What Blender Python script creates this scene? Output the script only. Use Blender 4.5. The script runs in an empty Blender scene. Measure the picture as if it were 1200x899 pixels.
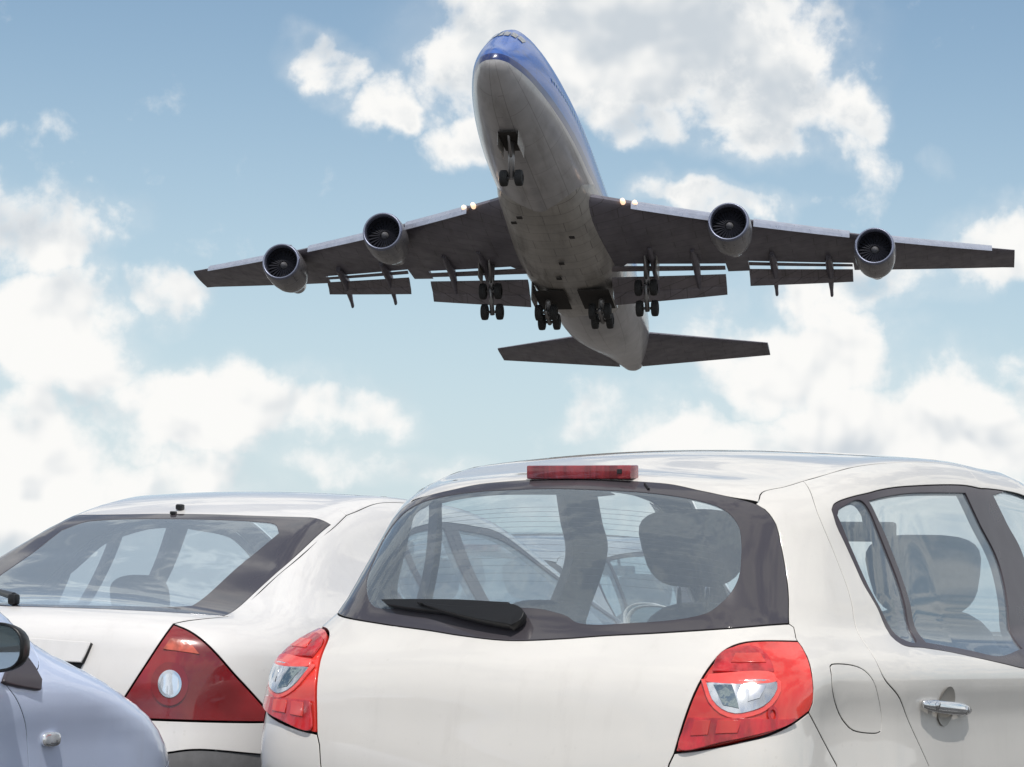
import bpy, bmesh, math, random
import numpy as np
from mathutils import Vector, Matrix
from mathutils.geometry import delaunay_2d_cdt

S = bpy.context.scene
C = S.collection
R = math.radians
PI = math.pi

# ------------------------------------------------------------------ camera
CAM_PITCH, CAM_ROLL, CAM_H, CAM_F = 0.08284, 0.02737, 0.98897, 3300.0
cd = bpy.data.cameras.new('camera')
cam = bpy.data.objects.new('camera', cd)
C.objects.link(cam)
_F = Vector((0, math.cos(CAM_PITCH), math.sin(CAM_PITCH)))
_U0 = Vector((0, -math.sin(CAM_PITCH), math.cos(CAM_PITCH)))
_R0 = Vector((1, 0, 0))
_R = _R0 * math.cos(CAM_ROLL) + _U0 * math.sin(CAM_ROLL)
_U = -_R0 * math.sin(CAM_ROLL) + _U0 * math.cos(CAM_ROLL)
cam.matrix_world = Matrix(((_R.x, _U.x, -_F.x, 0), (_R.y, _U.y, -_F.y, 0), (_R.z, _U.z, -_F.z, CAM_H), (0, 0, 0, 1)))
cd.sensor_width = 36
cd.lens = 36 * CAM_F / 1200.0
cd.clip_start, cd.clip_end = 0.1, 6000
S.camera = cam
S.render.resolution_x, S.render.resolution_y = 1024, 767

# ------------------------------------------------------------------ sun, exposure
SUN_AZ, SUN_EL = 178.0, 55.0        # where the sun stands, degrees clockwise from +Y
sd = bpy.data.lights.new('sun', 'SUN')
sun = bpy.data.objects.new('sun', sd)
C.objects.link(sun)
sd.energy, sd.angle, sd.color = 2.7, R(0.6), (1.0, 0.955, 0.90)
_sv = Vector((math.sin(R(SUN_AZ)) * math.cos(R(SUN_EL)), math.cos(R(SUN_AZ)) * math.cos(R(SUN_EL)), math.sin(R(SUN_EL))))
sun.rotation_euler = _sv.to_track_quat('Z', 'Y').to_euler()
sun.location = _sv * 50
vs = S.view_settings
vs.view_transform, vs.look, vs.exposure, vs.gamma = 'Standard', 'None', 0.0, 1.0
vs.use_curve_mapping = False
try:
    S.cycles.max_bounces = 10
    S.cycles.transparent_max_bounces = 24
    S.cycles.use_denoising = True
except Exception:
    pass

# ------------------------------------------------------------------ node helper
class NT:
    def __init__(s, tree):
        s.t = tree; s.n = tree.nodes; s.l = tree.links
    def add(s, typ, **kw):
        n = s.n.new(typ)
        for k, v in kw.items():
            if k.startswith('i_'):
                key = k[2:]
                key = int(key) if key.isdigit() else key.replace('_', ' ')
                n.inputs[key].default_value = v
            else:
                setattr(n, k, v)
        return n
    def link(s, a, b): s.l.new(a, b)
    def put(s, v, sock):
        if isinstance(v, (int, float, tuple, list)): sock.default_value = v
        else: s.l.new(v, sock)
    def math(s, op, a, b=None, c=None, clamp=False):
        n = s.n.new('ShaderNodeMath'); n.operation = op; n.use_clamp = clamp
        s.put(a, n.inputs[0])
        if b is not None: s.put(b, n.inputs[1])
        if c is not None: s.put(c, n.inputs[2])
        return n.outputs[0]
    def vmath(s, op, a, b=None, scale=None):
        n = s.n.new('ShaderNodeVectorMath'); n.operation = op
        s.put(a, n.inputs[0])
        if b is not None: s.put(b, n.inputs[1])
        if scale is not None: s.put(scale, n.inputs['Scale'])
        return n
    def mix(s, f, a, b):
        n = s.n.new('ShaderNodeMix'); n.data_type = 'RGBA'
        s.put(f, n.inputs[0]); s.put(a, n.inputs[6]); s.put(b, n.inputs[7])
        return n.outputs[2]
    def smooth(s, v, lo, hi, a=0.0, b=1.0):
        n = s.n.new('ShaderNodeMapRange'); n.interpolation_type = 'SMOOTHSTEP'
        s.put(v, n.inputs[0]); n.inputs[1].default_value = lo; n.inputs[2].default_value = hi
        n.inputs[3].default_value = a; n.inputs[4].default_value = b
        return n.outputs[0]
    def noise(s, vec, scale, detail=6, rough=.55, dist=0.0, lac=2.0):
        n = s.n.new('ShaderNodeTexNoise'); s.put(vec, n.inputs['Vector'])
        n.inputs['Scale'].default_value = scale; n.inputs['Detail'].default_value = detail
        n.inputs['Roughness'].default_value = rough; n.inputs['Distortion'].default_value = dist
        n.inputs['Lacunarity'].default_value = lac
        return n.outputs[0]

# ------------------------------------------------------------------ world: daylight sky with broken cumulus
W = bpy.data.worlds.new('World'); S.world = W; W.use_nodes = True
w = NT(W.node_tree); w.n.clear()
out = w.add('ShaderNodeOutputWorld'); bg = w.add('ShaderNodeBackground')
w.link(bg.outputs[0], out.inputs[0])
SKY_K = 0.10
bg.inputs[1].default_value = SKY_K
sky = w.add('ShaderNodeTexSky')
sky.sky_type = 'NISHITA'; sky.sun_disc = False
sky.sun_elevation = R(SUN_EL); sky.sun_rotation = R(SUN_AZ)
sky.air_density, sky.dust_density, sky.ozone_density = 1.0, 0.6, 1.0
tc = w.add('ShaderNodeTexCoord'); D = tc.outputs['Generated']
sep = w.add('ShaderNodeSeparateXYZ'); w.link(D, sep.inputs[0])
az = w.math('ARCTAN2', sep.outputs[0], sep.outputs[1])
el = w.math('ARCSINE', sep.outputs[2])
comb = w.add('ShaderNodeCombineXYZ')
w.link(w.math('MULTIPLY', az, 180 / PI), comb.inputs[0]); w.link(w.math('MULTIPLY', el, 180 / PI), comb.inputs[1])
AE = comb.outputs[0]
# warp the cloud outlines at two scales
def warp(scale, amp, det):
    n = w.add('ShaderNodeTexNoise'); w.link(D, n.inputs['Vector']); n.inputs['Scale'].default_value = scale; n.inputs['Detail'].default_value = det
    return w.vmath('SCALE', w.vmath('SUBTRACT', n.outputs['Color'], (0.5, 0.5, 0.5)).outputs[0], scale=amp).outputs[0]
AEw = w.vmath('ADD', w.vmath('ADD', AE, warp(14, 2.6, 2)).outputs[0], warp(48, 1.5, 4)).outputs[0]
# cloud banks: azimuth, elevation, half width, half height (degrees), weight
CLOUDS = [(2.08, 11.88, 5.21, 2.08, 1.25), (5.21, 10.83, 2.17, 1.48, 1.0), (-0.17, 11.53, 2.95, 1.91, 1.1), (-0.69, 9.7, 1.39, 0.87, 0.85), (-3.99, 11.09, 1.48, 0.83, 1.05), (-2.6, 10.66, 1.3, 0.87, 0.95), (3.47, 9.97, 2.6, 0.69, 0.7), (6.25, 12.05, 1.04, 1.04, 0.8), (7.12, 10.4, 0.69, 0.52, 0.5), (-10.16, 7.19, 1.91, 1.48, 1.1), (-9.38, 5.28, 2.08, 1.65, 1.1), (-7.12, 6.11, 1.08, 0.69, 0.75), (-10.07, 2.33, 2.78, 2.08, 1.25), (-6.08, 3.8, 2.78, 1.08, 1.1), (-3.73, 4.03, 1.82, 0.87, 0.95), (-7.81, 2.33, 3.65, 1.22, 0.8), (-7.81, 4.06, 1.56, 1.04, 0.8), (3.99, 8.49, 1.82, 0.59, 1.1), (9.55, 7.36, 1.74, 0.87, 0.85), (6.94, 6.84, 2.6, 0.87, 0.75), (5.56, 5.45, 2.6, 1.39, 1.0), (7.99, 3.89, 3.99, 1.56, 1.15), (4.34, 3.89, 3.12, 0.87, 0.9), (2.43, 4.41, 1.91, 0.69, 0.6), (10.33, 7.97, 0.62, 0.42, 0.9), (7.29, 2.33, 6.25, 1.39, 1.2), (8.25, 9.1, 0.42, 0.45, 0.42), (1.74, 2.67, 4.51, 0.87, 0.7), (-2.08, 2.85, 3.47, 0.69, 0.55)]
acc = None
for (a, e, rx, ry, wt) in CLOUDS:
    v = w.vmath('SUBTRACT', AEw, (a, e, 0)).outputs[0]
    v = w.vmath('MULTIPLY', v, (1 / rx, 1 / ry, 0)).outputs[0]
    d = w.vmath('LENGTH', v).outputs['Value']
    m = w.smooth(d, 0.25, 1.35, wt, 0.0)
    acc = m if acc is None else w.math('MAXIMUM', acc, m)
# elsewhere in the sky: the same kind of broken cloud from large noise
ad = w.math('ABSOLUTE', w.math('DIVIDE', az, R(11.5)))
ed = w.math('ABSOLUTE', w.math('DIVIDE', w.math('SUBTRACT', el, R(5.0)), R(9.5)))
far = w.smooth(w.math('MAXIMUM', ad, ed), 0.95, 1.7)
big = w.smooth(w.noise(D, 5.5, 3, .5), 0.38, 0.60, .18, 1.15)
acc = w.math('ADD', w.math('MULTIPLY', acc, w.math('SUBTRACT', 1.0, far)), w.math('MULTIPLY', big, far))
n1 = w.noise(D, 26, 9, .56, 0.2)
n2 = w.noise(D, 105, 6, .6, 0.2)
fb = w.math('ADD', w.math('MULTIPLY', n1, .82), w.math('MULTIPLY', n2, .18))
dens = w.math('ADD', w.math('MULTIPLY', w.math('SUBTRACT', fb, .5), w.smooth(el, R(2.5), R(8.0), 2.1, 3.1)), w.math('SUBTRACT', acc, .46))
alpha = w.smooth(dens, -0.16, 0.44)
soft = w.math('MULTIPLY', w.smooth(acc, .06, .85), w.smooth(fb, .38, .62, .14, .62))
alpha = w.math('MAXIMUM', alpha, soft)
core = w.smooth(dens, 0.10, 0.75)
# thin veil near the horizon
veil = w.smooth(el, R(13), R(-1), 0.0, 1.0)
# brightness inside the cloud: lit rims, greyer middle
s0 = w.noise(D, 26, 3, .5, 0.2)
s1 = w.noise(w.vmath('ADD', D, (-0.002, 0.0, 0.009)).outputs[0], 26, 3, .5, 0.2)
relief = w.math('MULTIPLY', w.math('SUBTRACT', s0, s1), 2.6)
cb = w.math('SUBTRACT', 1.0, w.math('MULTIPLY', core, w.smooth(el, R(5.0), R(9.5), 0.03, 0.45)))
cb = w.math('ADD', cb, relief)
cb = w.smooth(cb, 0.35, 1.05, 0.25, 1.0)
ccol = w.mix(cb, (0.48, 0.555, 0.63, 1), (0.97, 0.965, 0.945, 1))
ccol = w.vmath('SCALE', ccol, scale=1.0 / SKY_K).outputs[0]
skyc = w.vmath('MULTIPLY', sky.outputs[0], (1.02, 1.05, 1.02)).outputs[0]
hazec = w.vmath('SCALE', (0.61, 0.735, 0.86), scale=1.0 / SKY_K).outputs[0]
skyc = w.mix(w.math('MULTIPLY', veil, 0.75), skyc, hazec)
low = w.smooth(el, R(0.0), R(-3.0))
final = w.mix(alpha, skyc, ccol)
w.link(final, bg.inputs[0])

# ------------------------------------------------------------------ materials
def mat(name, base, rough=.5, metal=0.0, coat=0.0, coat_rough=.03, spec=.5, emis=None, estr=0):
    m = bpy.data.materials.new(name); m.use_nodes = True
    b = m.node_tree.nodes['Principled BSDF']
    b.inputs['Base Color'].default_value = (*base, 1); b.inputs['Roughness'].default_value = rough
    b.inputs['Metallic'].default_value = metal; b.inputs['Coat Weight'].default_value = coat
    b.inputs['Coat Roughness'].default_value = coat_rough; b.inputs['Specular IOR Level'].default_value = spec
    if emis:
        b.inputs['Emission Color'].default_value = (*emis, 1); b.inputs['Emission Strength'].default_value = estr
    return m
def vary(m, scale=6, amount=.06, rough_amount=.08, bump=0.0, bump_scale=200, detail=5):
    """procedural wear: slight change of colour and gloss over the surface, optional fine relief"""
    t = NT(m.node_tree); b = m.node_tree.nodes['Principled BSDF']
    co = t.add('ShaderNodeTexCoord').outputs['Object']
    n = t.noise(co, scale, detail, .6)
    col = tuple(b.inputs['Base Color'].default_value)
    a = tuple(max(0, c * (1 - amount)) for c in col[:3]) + (1,)
    c2 = tuple(min(1, c * (1 + amount)) for c in col[:3]) + (1,)
    t.link(t.mix(t.smooth(n, .3, .7), a, c2), b.inputs['Base Color'])
    r0 = b.inputs['Roughness'].default_value
    t.link(t.smooth(t.noise(co, scale * 2.7, 4), .3, .7, max(.02, r0 - rough_amount), min(1, r0 + rough_amount)), b.inputs['Roughness'])
    if bump:
        bn = t.add('ShaderNodeBump'); bn.inputs['Strength'].default_value = bump; bn.inputs['Distance'].default_value = .002
        t.link(t.noise(co, bump_scale, 2), bn.inputs['Height']); t.link(bn.outputs[0], b.inputs['Normal'])
    return m
def paint(name, base, rough=.42, coat=.8, metal=0.0):
    m = mat(name, base, rough, metal, min(1, coat + .15), .03)
    vary(m, 2.2, .030, .07, bump=.03, bump_scale=900)
    # faint road dust low on the body
    t = NT(m.node_tree); b = m.node_tree.nodes['Principled BSDF']
    co = t.add('ShaderNodeTexCoord').outputs['Object']
    sp = t.add('ShaderNodeSeparateXYZ'); t.link(co, sp.inputs[0])
    f = t.math('MULTIPLY', t.smooth(sp.outputs[2], .55, .22), t.smooth(t.noise(co, 9, 6, .65), .35, .7), clamp=True)
    src = b.inputs['Base Color'].links[0].from_socket
    # dried water marks and dust specks, a few millimetres to centimetres across
    vo = t.add('ShaderNodeTexVoronoi'); vo.feature = 'F1'; t.link(co, vo.inputs['Vector']); vo.inputs['Scale'].default_value = 38
    vs2 = t.add('ShaderNodeTexVoronoi'); t.link(co, vs2.inputs['Vector']); vs2.inputs['Scale'].default_value = 150
    sp1 = t.math('MULTIPLY', t.smooth(vo.outputs['Distance'], .22, .12), t.smooth(t.noise(co, 5, 3), .52, .66))
    sp2 = t.math('MULTIPLY', t.smooth(vs2.outputs['Distance'], .17, .08), t.smooth(t.noise(co, 9, 3), .50, .64))
    run = t.smooth(t.noise(t.vmath('MULTIPLY', co, (14, 14, 1.1)).outputs[0], 1.0, 5, .6), .55, .78)
    dirt = t.math('ADD', t.math('ADD', t.math('MULTIPLY', sp1, .10), t.math('MULTIPLY', sp2, .22)), t.math('MULTIPLY', run, .10), clamp=True)
    src = t.mix(dirt, src, (.33, .30, .26, 1))
    t.link(t.mix(t.math('MULTIPLY', f, .5), src, (.22, .19, .16, 1)), b.inputs['Base Color'])
    return m
def glass(name, tint, reflect=1.0, sky_haze=0.21):
    m = bpy.data.materials.new(name); m.use_nodes = True
    t = NT(m.node_tree); t.n.clear()
    o = t.add('ShaderNodeOutputMaterial'); mx = t.add('ShaderNodeMixShader')
    tr = t.add('ShaderNodeBsdfTransparent'); tr.inputs[0].default_value = (*tint, 1)
    gl = t.add('ShaderNodeBsdfGlossy'); gl.inputs['Roughness'].default_value = .015; gl.inputs[0].default_value = (.90, .97, 1, 1)
    fr = t.add('ShaderNodeFresnel'); ge = t.add('ShaderNodeNewGeometry')
    t.link(t.math('ADD', 1.52, t.math('MULTIPLY', ge.outputs['Backfacing'], 1 / 1.52 - 1.52)), fr.inputs[0])
    t.link(t.math('MULTIPLY', fr.outputs[0], reflect, clamp=True), mx.inputs[0])
    t.link(tr.outputs[0], mx.inputs[1]); t.link(gl.outputs[0], mx.inputs[2])
    # haze of reflected sky, painted in as an even bluish diffuse colour
    df = t.add('ShaderNodeBsdfDiffuse'); df.inputs[0].default_value = (.50, .58, .66, 1)
    m2 = t.add('ShaderNodeMixShader'); m2.inputs[0].default_value = sky_haze
    t.link(mx.outputs[0], m2.inputs[1]); t.link(df.outputs[0], m2.inputs[2])
    t.link(m2.outputs[0], o.inputs[0])
    return m
M = {}
M['white'] = paint('white_paint', (.735, .708, .665))
M['silver'] = paint('silver_white_paint', (.76, .74, .722))
M['blue'] = paint('pale_blue_metallic_paint', (.60, .69, .90), .38, .8, .0)
M['ltblue'] = paint('light_blue_paint', (.42, .55, .72))
M['grey'] = paint('grey_paint', (.45, .47, .50))
M['lining'] = vary(mat('interior_lining', (.085, .09, .098), .85), 20, .12)
M['fabric'] = vary(mat('seat_fabric', (.095, .105, .115), .95), 40, .15, bump=.4, bump_scale=600)
M['dash'] = vary(mat('dashboard_plastic', (.04, .042, .045), .6), 30, .1)
M['frit'] = mat('ceramic_black_glass', (.066, .060, .068), .10, coat=.25, spec=.6)
M['trim'] = vary(mat('black_trim', (.058, .047, .056), .30), 3, .05, .03)
M['rubber'] = vary(mat('black_rubber', (.012, .012, .013), .55), 30, .2)
M['wiperblack'] = mat('wiper_black', (.006, .006, .007), .38)
M['tyre'] = vary(mat('tyre_rubber', (.02, .02, .021), .75), 30, .2, bump=.6, bump_scale=90)
M['rim'] = mat('alloy', (.55, .56, .58), .3, .9)
M['glass'] = glass('window_glass', (.91, .97, .985), 1.45)
M['glass2'] = glass('pale_window_glass', (.92, .97, .99), 1.4, .30)
M['chrome'] = mat('chrome', (.80, .81, .83), .12, 1.0)
M['red'] = mat('red_lens', (.84, .055, .040), .16, coat=1.0, coat_rough=.02)
M['redband'] = mat('pale_red_lens', (.90, .10, .085), .18, coat=1.0)
M['reddark'] = mat('dark_red_lens', (.48, .018, .022), .2, coat=1.0)
M['redbrake'] = mat('brake_lamp_red', (.25, .026, .034), .25, coat=1.0)
M['maroon'] = mat('maroon_lens', (.27, .010, .014), .2, coat=1.0)
M['maroon2'] = mat('deep_maroon_lens', (.22, .010, .013), .2, coat=1.0)
M['amber'] = mat('amber_lens', (.50, .085, .045), .2, coat=1.0)
def lens(m, scale, stretch, strength):
    t = NT(m.node_tree); b = m.node_tree.nodes['Principled BSDF']
    co = t.add('ShaderNodeTexCoord').outputs['Object']
    v = t.vmath('MULTIPLY', co, stretch).outputs[0]
    vo = t.add('ShaderNodeTexVoronoi'); t.link(v, vo.inputs['Vector']); vo.inputs['Scale'].default_value = scale
    bn = t.add('ShaderNodeBump'); bn.inputs['Strength'].default_value = strength; bn.inputs['Distance'].default_value = .004
    t.link(vo.outputs['Distance'], bn.inputs['Height']); t.link(bn.outputs[0], b.inputs['Normal'])
    base = tuple(b.inputs['Base Color'].default_value)
    n = t.noise(v, scale * .35, 3)
    t.link(t.mix(t.smooth(n, .35, .65), tuple(c * .66 for c in base[:3]) + (1,), tuple(min(1, c * 1.3) for c in base[:3]) + (1,)), b.inputs['Base Color'])
for k, s_, st, a_ in (('red', 9, (1, 1, 1), .05), ('reddark', 60, (1, 1, .5), .5), ('redbrake', 120, (1, 1, .1), .3), ('maroon', 7, (1, 1, 1.6), .10), ('amber', 60, (1, 1, 1), .12)):
    lens(M[k], s_, st, a_)
for k_ in ('red', 'reddark', 'redband', 'maroon', 'redbrake'):
    b_ = M[k_].node_tree.nodes['Principled BSDF']; b_.inputs['Subsurface Weight'].default_value = .35; b_.inputs['Subsurface Radius'].default_value = (.02, .003, .002); b_.inputs['Subsurface Scale'].default_value = .5
M['clear'] = mat('clear_reflector', (.72, .74, .78), .14, .75, coat=1.0)
lens(M['clear'], 34, (1, 1, .25), .7)
M['greyglass'] = mat('mirror_glass', (.36, .42, .43), .05, .9)
M['plastic'] = vary(mat('grey_bumper_plastic', (.17, .17, .175), .6), 20, .1)
M['asphalt'] = vary(mat('asphalt', (.062, .060, .058), .9), 1.2, .25, .05, .8, 220)
M['line'] = vary(mat('road_marking_paint', (.72, .72, .70), .6), 14, .15)
M['kerb'] = vary(mat('concrete_kerb', (.33, .32, .30), .85), 8, .12, bump=.5)
M['grass'] = vary(mat('grass', (.115, .105, .095), .95), .05, .3)
# aircraft
M['fus'] = mat('fuselage_paint', (.62, .575, .53), .30, coat=.5, coat_rough=.12)
M['belly'] = vary(mat('belly_fairing_paint', (.35, .33, .305), .38, coat=.3), .6, .10)
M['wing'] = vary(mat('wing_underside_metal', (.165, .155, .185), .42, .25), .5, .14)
M['slat'] = vary(mat('slat_bare_metal', (.50, .53, .62), .35, .6), 1.5, .08)
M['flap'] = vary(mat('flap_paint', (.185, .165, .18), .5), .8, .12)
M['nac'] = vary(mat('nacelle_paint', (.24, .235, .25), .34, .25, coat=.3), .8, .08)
M['lip'] = mat('inlet_lip_metal', (.22, .24, .32), .35, .7)
M['inlet'] = mat('inlet_dark', (.005, .006, .014), .7)
M['spin'] = mat('spinner', (.16, .16, .17), .4)
M['hub'] = mat('gear_metal', (.30, .29, .29), .4, .6)
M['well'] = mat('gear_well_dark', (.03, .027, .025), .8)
M['cockpit'] = mat('cockpit_glass', (.05, .06, .09), .08, coat=1)
M['lamp'] = mat('landing_lamp', (1, .85, .7), .2, emis=(1.0, .66, .42), estr=1.1)
t = NT(M['fus'].node_tree); b_ = M['fus'].node_tree.nodes['Principled BSDF']
co = t.add('ShaderNodeTexCoord').outputs['Object']; sx = t.add('ShaderNodeSeparateXYZ'); t.link(co, sx.inputs[0])
# cheat line: light blue above, dark blue stripe, grey belly paint below
lv = t.math('SUBTRACT', t.math('SUBTRACT', sx.outputs[2], -1.0), t.math('MULTIPLY', t.math('MAXIMUM', t.math('SUBTRACT', sx.outputs[1], 18.0), 0.0), .055))
nz = t.noise(co, .5, 5, .6)
low_ = t.mix(t.smooth(nz, .3, .7), (.34, .335, .345, 1), (.44, .43, .44, 1))
up = t.mix(t.smooth(nz, .3, .7), (.036, .115, .40, 1), (.045, .132, .45, 1))
c1 = t.mix(t.math('GREATER_THAN', lv, 0.0), low_, (.010, .030, .15, 1))
c2 = t.mix(t.math('GREATER_THAN', lv, 0.42), c1, up)
bk = t.add('ShaderNodeTexBrick'); cy_ = t.add('ShaderNodeCombineXYZ')
t.link(sx.outputs[1], cy_.inputs[0]); t.link(t.math('MULTIPLY', t.math('ARCTAN2', sx.outputs[0], sx.outputs[2]), 3.2), cy_.inputs[1]); t.link(cy_.outputs[0], bk.inputs['Vector'])
bk.inputs['Scale'].default_value = 1.0; bk.inputs['Brick Width'].default_value = 4.2; bk.inputs['Row Height'].default_value = 1.6; bk.inputs['Mortar Size'].default_value = .035; bk.inputs['Mortar Smooth'].default_value = .6
gr_ = t.noise(t.vmath('MULTIPLY', co, (1.6, .16, 1.6)).outputs[0], 1.0, 6, .65)
c3 = t.mix(t.math('MULTIPLY', bk.outputs['Fac'], .45), c2, (.06, .055, .05, 1))
c3 = t.mix(t.math('MULTIPLY', t.smooth(gr_, .50, .72), .35), c3, (.13, .115, .10, 1))
t.link(c3, b_.inputs['Base Color'])

for k_, bw, rh in (('wing', 3.0, 1.1), ('flap', 2.2, .8), ('belly', 2.4, 1.3), ('nac', 1.8, 1.2)):
    t = NT(M[k_].node_tree); b_ = M[k_].node_tree.nodes['Principled BSDF']; co = t.add('ShaderNodeTexCoord').outputs['Object']
    bk = t.add('ShaderNodeTexBrick'); t.link(co, bk.inputs['Vector']); bk.inputs['Scale'].default_value = 1.0; bk.inputs['Brick Width'].default_value = bw; bk.inputs['Row Height'].default_value = rh
    bk.inputs['Mortar Size'].default_value = .03; bk.inputs['Mortar Smooth'].default_value = .5
    src_ = b_.inputs['Base Color'].links[0].from_socket
    st_ = t.smooth(t.noise(t.vmath('MULTIPLY', co, (1.8, .22, 1)).outputs[0], 1.0, 6, .65), .50, .74)
    c_ = t.mix(t.math('MULTIPLY', st_, .40), src_, (.07, .06, .055, 1))
    t.link(t.mix(t.math('MULTIPLY', bk.outputs['Fac'], .55), c_, (.035, .03, .03, 1)), b_.inputs['Base Color'])

# ------------------------------------------------------------------ object helpers
def tag(o, label=None, cat=None, group=None, kind=None):
    if label: o['label'] = label
    if cat: o['category'] = cat
    if group: o['group'] = group
    if kind: o['kind'] = kind
    return o
def empty(name, mw=None):
    o = bpy.data.objects.new(name, None); C.objects.link(o); o.empty_display_size = .2
    if mw is not None: o.matrix_world = mw
    return o
def mesh_obj(name, verts, faces, mats, parent=None, midx=None, normals=None, smooth=True):
    me = bpy.data.meshes.new(name)
    me.from_pydata([tuple(map(float, v)) for v in verts], [], faces)
    for m in (mats if isinstance(mats, (list, tuple)) else [mats]): me.materials.append(m)
    if midx is not None: me.polygons.foreach_set('material_index', midx)
    me.polygons.foreach_set('use_smooth', [smooth] * len(me.polygons))
    me.update()
    if normals is not None: me.normals_split_custom_set_from_vertices([tuple(map(float, n)) for n in normals])
    o = bpy.data.objects.new(name, me); C.objects.link(o)
    if parent: o.parent = parent
    return o
def bm_obj(name, bm, mats, parent=None, smooth=False, angle=None):
    me = bpy.data.meshes.new(name); bm.to_mesh(me); bm.free()
    for m in (mats if isinstance(mats, (list, tuple)) else [mats]): me.materials.append(m)
    me.polygons.foreach_set('use_smooth', [smooth] * len(me.polygons))
    if angle is not None:
        me.polygons.foreach_set('use_smooth', [True] * len(me.polygons))
        try: me.set_sharp_from_angle(angle=R(angle))
        except Exception: pass
    o = bpy.data.objects.new(name, me); C.objects.link(o)
    if parent: o.parent = parent
    return o
def add_box(bm, c, s, rot=None, bevel=0.0):
    r = bmesh.ops.create_cube(bm, size=1.0)
    bmesh.ops.scale(bm, vec=s, verts=r['verts'])
    if bevel:
        es = list({e for v in r['verts'] for e in v.link_edges})
        q = bmesh.ops.bevel(bm, geom=es, offset=bevel, segments=2, affect='EDGES', profile=.5)
        vsx = list({v for f in q['faces'] for v in f.verts} | {v for v in r['verts'] if v.is_valid})
    else: vsx = r['verts']
    if rot is not None: bmesh.ops.transform(bm, matrix=rot.to_4x4(), verts=vsx)
    bmesh.ops.translate(bm, vec=c, verts=vsx)
    return vsx
def ring_loft(rings, cap0=True, cap1=True, closed=True):
    """rings: list of equal-length lists of points"""
    V = [p for r in rings for p in r]; n = len(rings[0]); Fc = []
    for i in range(len(rings) - 1):
        for j in range(n if closed else n - 1):
            a = i * n + j; b = i * n + (j + 1) % n
            Fc.append((a, b, b + n, a + n))
    if cap0: Fc.append(tuple(reversed(range(n))))
    if cap1: Fc.append(tuple((len(rings) - 1) * n + j for j in range(n)))
    return V, Fc
def tube_pts(p0, p1, r0, r1, n=12):
    p0, p1 = Vector(p0), Vector(p1); d = (p1 - p0).normalized(); q = d.to_track_quat('Z', 'Y')
    return [[tuple(p + q @ Vector((r * math.cos(2 * PI * k / n), r * math.sin(2 * PI * k / n), 0))) for k in range(n)] for p, r in ((p0, r0), (p1, r1))]
def add_tube(bm, p0, p1, r0, r1=None, n=12):
    V, Fc = ring_loft(tube_pts(p0, p1, r0, r0 if r1 is None else r1, n))
    vs_ = [bm.verts.new(v) for v in V]
    for f in Fc: bm.faces.new([vs_[i] for i in f])
def lathe(bm, prof, origin, axis, n=32):
    """prof: list of (distance along axis, radius)"""
    q = Vector(axis).normalized().to_track_quat('Z', 'Y'); o = Vector(origin)
    rings = [[bm.verts.new(o + q @ Vector((r * math.cos(2 * PI * k / n), r * math.sin(2 * PI * k / n), a))) for k in range(n)] for a, r in prof]
    for i in range(len(rings) - 1):
        for k in range(n):
            bm.faces.new((rings[i][k], rings[i][(k + 1) % n], rings[i + 1][(k + 1) % n], rings[i + 1][k]))
    return rings
def cushion(name, c, s, m, parent, e=3.2, rot=None, nu=24, nv=14, taper=None):
    """superellipsoid block: rounded cushion shape"""
    V = []; c = Vector(c)
    f = lambda x: math.copysign(abs(x) ** (2 / e), x)
    for i in range(nv + 1):
        a = -PI / 2 + PI * i / nv
        for j in range(nu):
            b = 2 * PI * j / nu
            p = Vector((f(math.cos(a)) * f(math.cos(b)) * s[0] / 2, f(math.cos(a)) * f(math.sin(b)) * s[1] / 2, f(math.sin(a)) * s[2] / 2))
            if taper: p.y *= 1 + taper * p.z / s[2]
            if rot is not None: p = rot @ p
            V.append(tuple(p + c))
    Fc = [(i * nu + j, i * nu + (j + 1) % nu, (i + 1) * nu + (j + 1) % nu, (i + 1) * nu + j) for i in range(nv) for j in range(nu)]
    o = mesh_obj(name, V, Fc, m, parent)
    return o

# ------------------------------------------------------------------ car bodies: one smooth implicit surface per car, panels cut out of it
def pchip(xs, ys):
    xs = np.asarray(xs, float); ys = np.asarray(ys, float)
    h = np.diff(xs); d = np.diff(ys) / h; m = np.zeros_like(ys)
    m[1:-1] = (d[:-1] * h[1:] + d[1:] * h[:-1]) / (h[:-1] + h[1:]); m[0] = d[0]; m[-1] = d[-1]
    def f(x):
        x = np.asarray(x, float); i = np.clip(np.searchsorted(xs, x) - 1, 0, len(xs) - 2)
        t = np.clip((x - xs[i]) / h[i], 0, 1)
        v = (2*t**3-3*t**2+1)*ys[i]+(t**3-2*t**2+t)*h[i]*m[i]+(-2*t**3+3*t**2)*ys[i+1]+(t**3-t**2)*h[i]*m[i+1]
        v = np.where(x < xs[0], ys[0] + (x - xs[0]) * m[0], v)
        return np.where(x > xs[-1], ys[-1] + (x - xs[-1]) * m[-1], v)
    T = np.linspace(min(-3, xs[0] - 1), max(8, xs[-1] + 1), 11001); V_ = f(T)        # tabulated: fast to look up
    return lambda x: np.interp(x, T, V_)
def smax(a, b, k):
    h = np.maximum(k - np.abs(a - b), 0) / k
    return np.maximum(a, b) + h * h * k * .25
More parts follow.
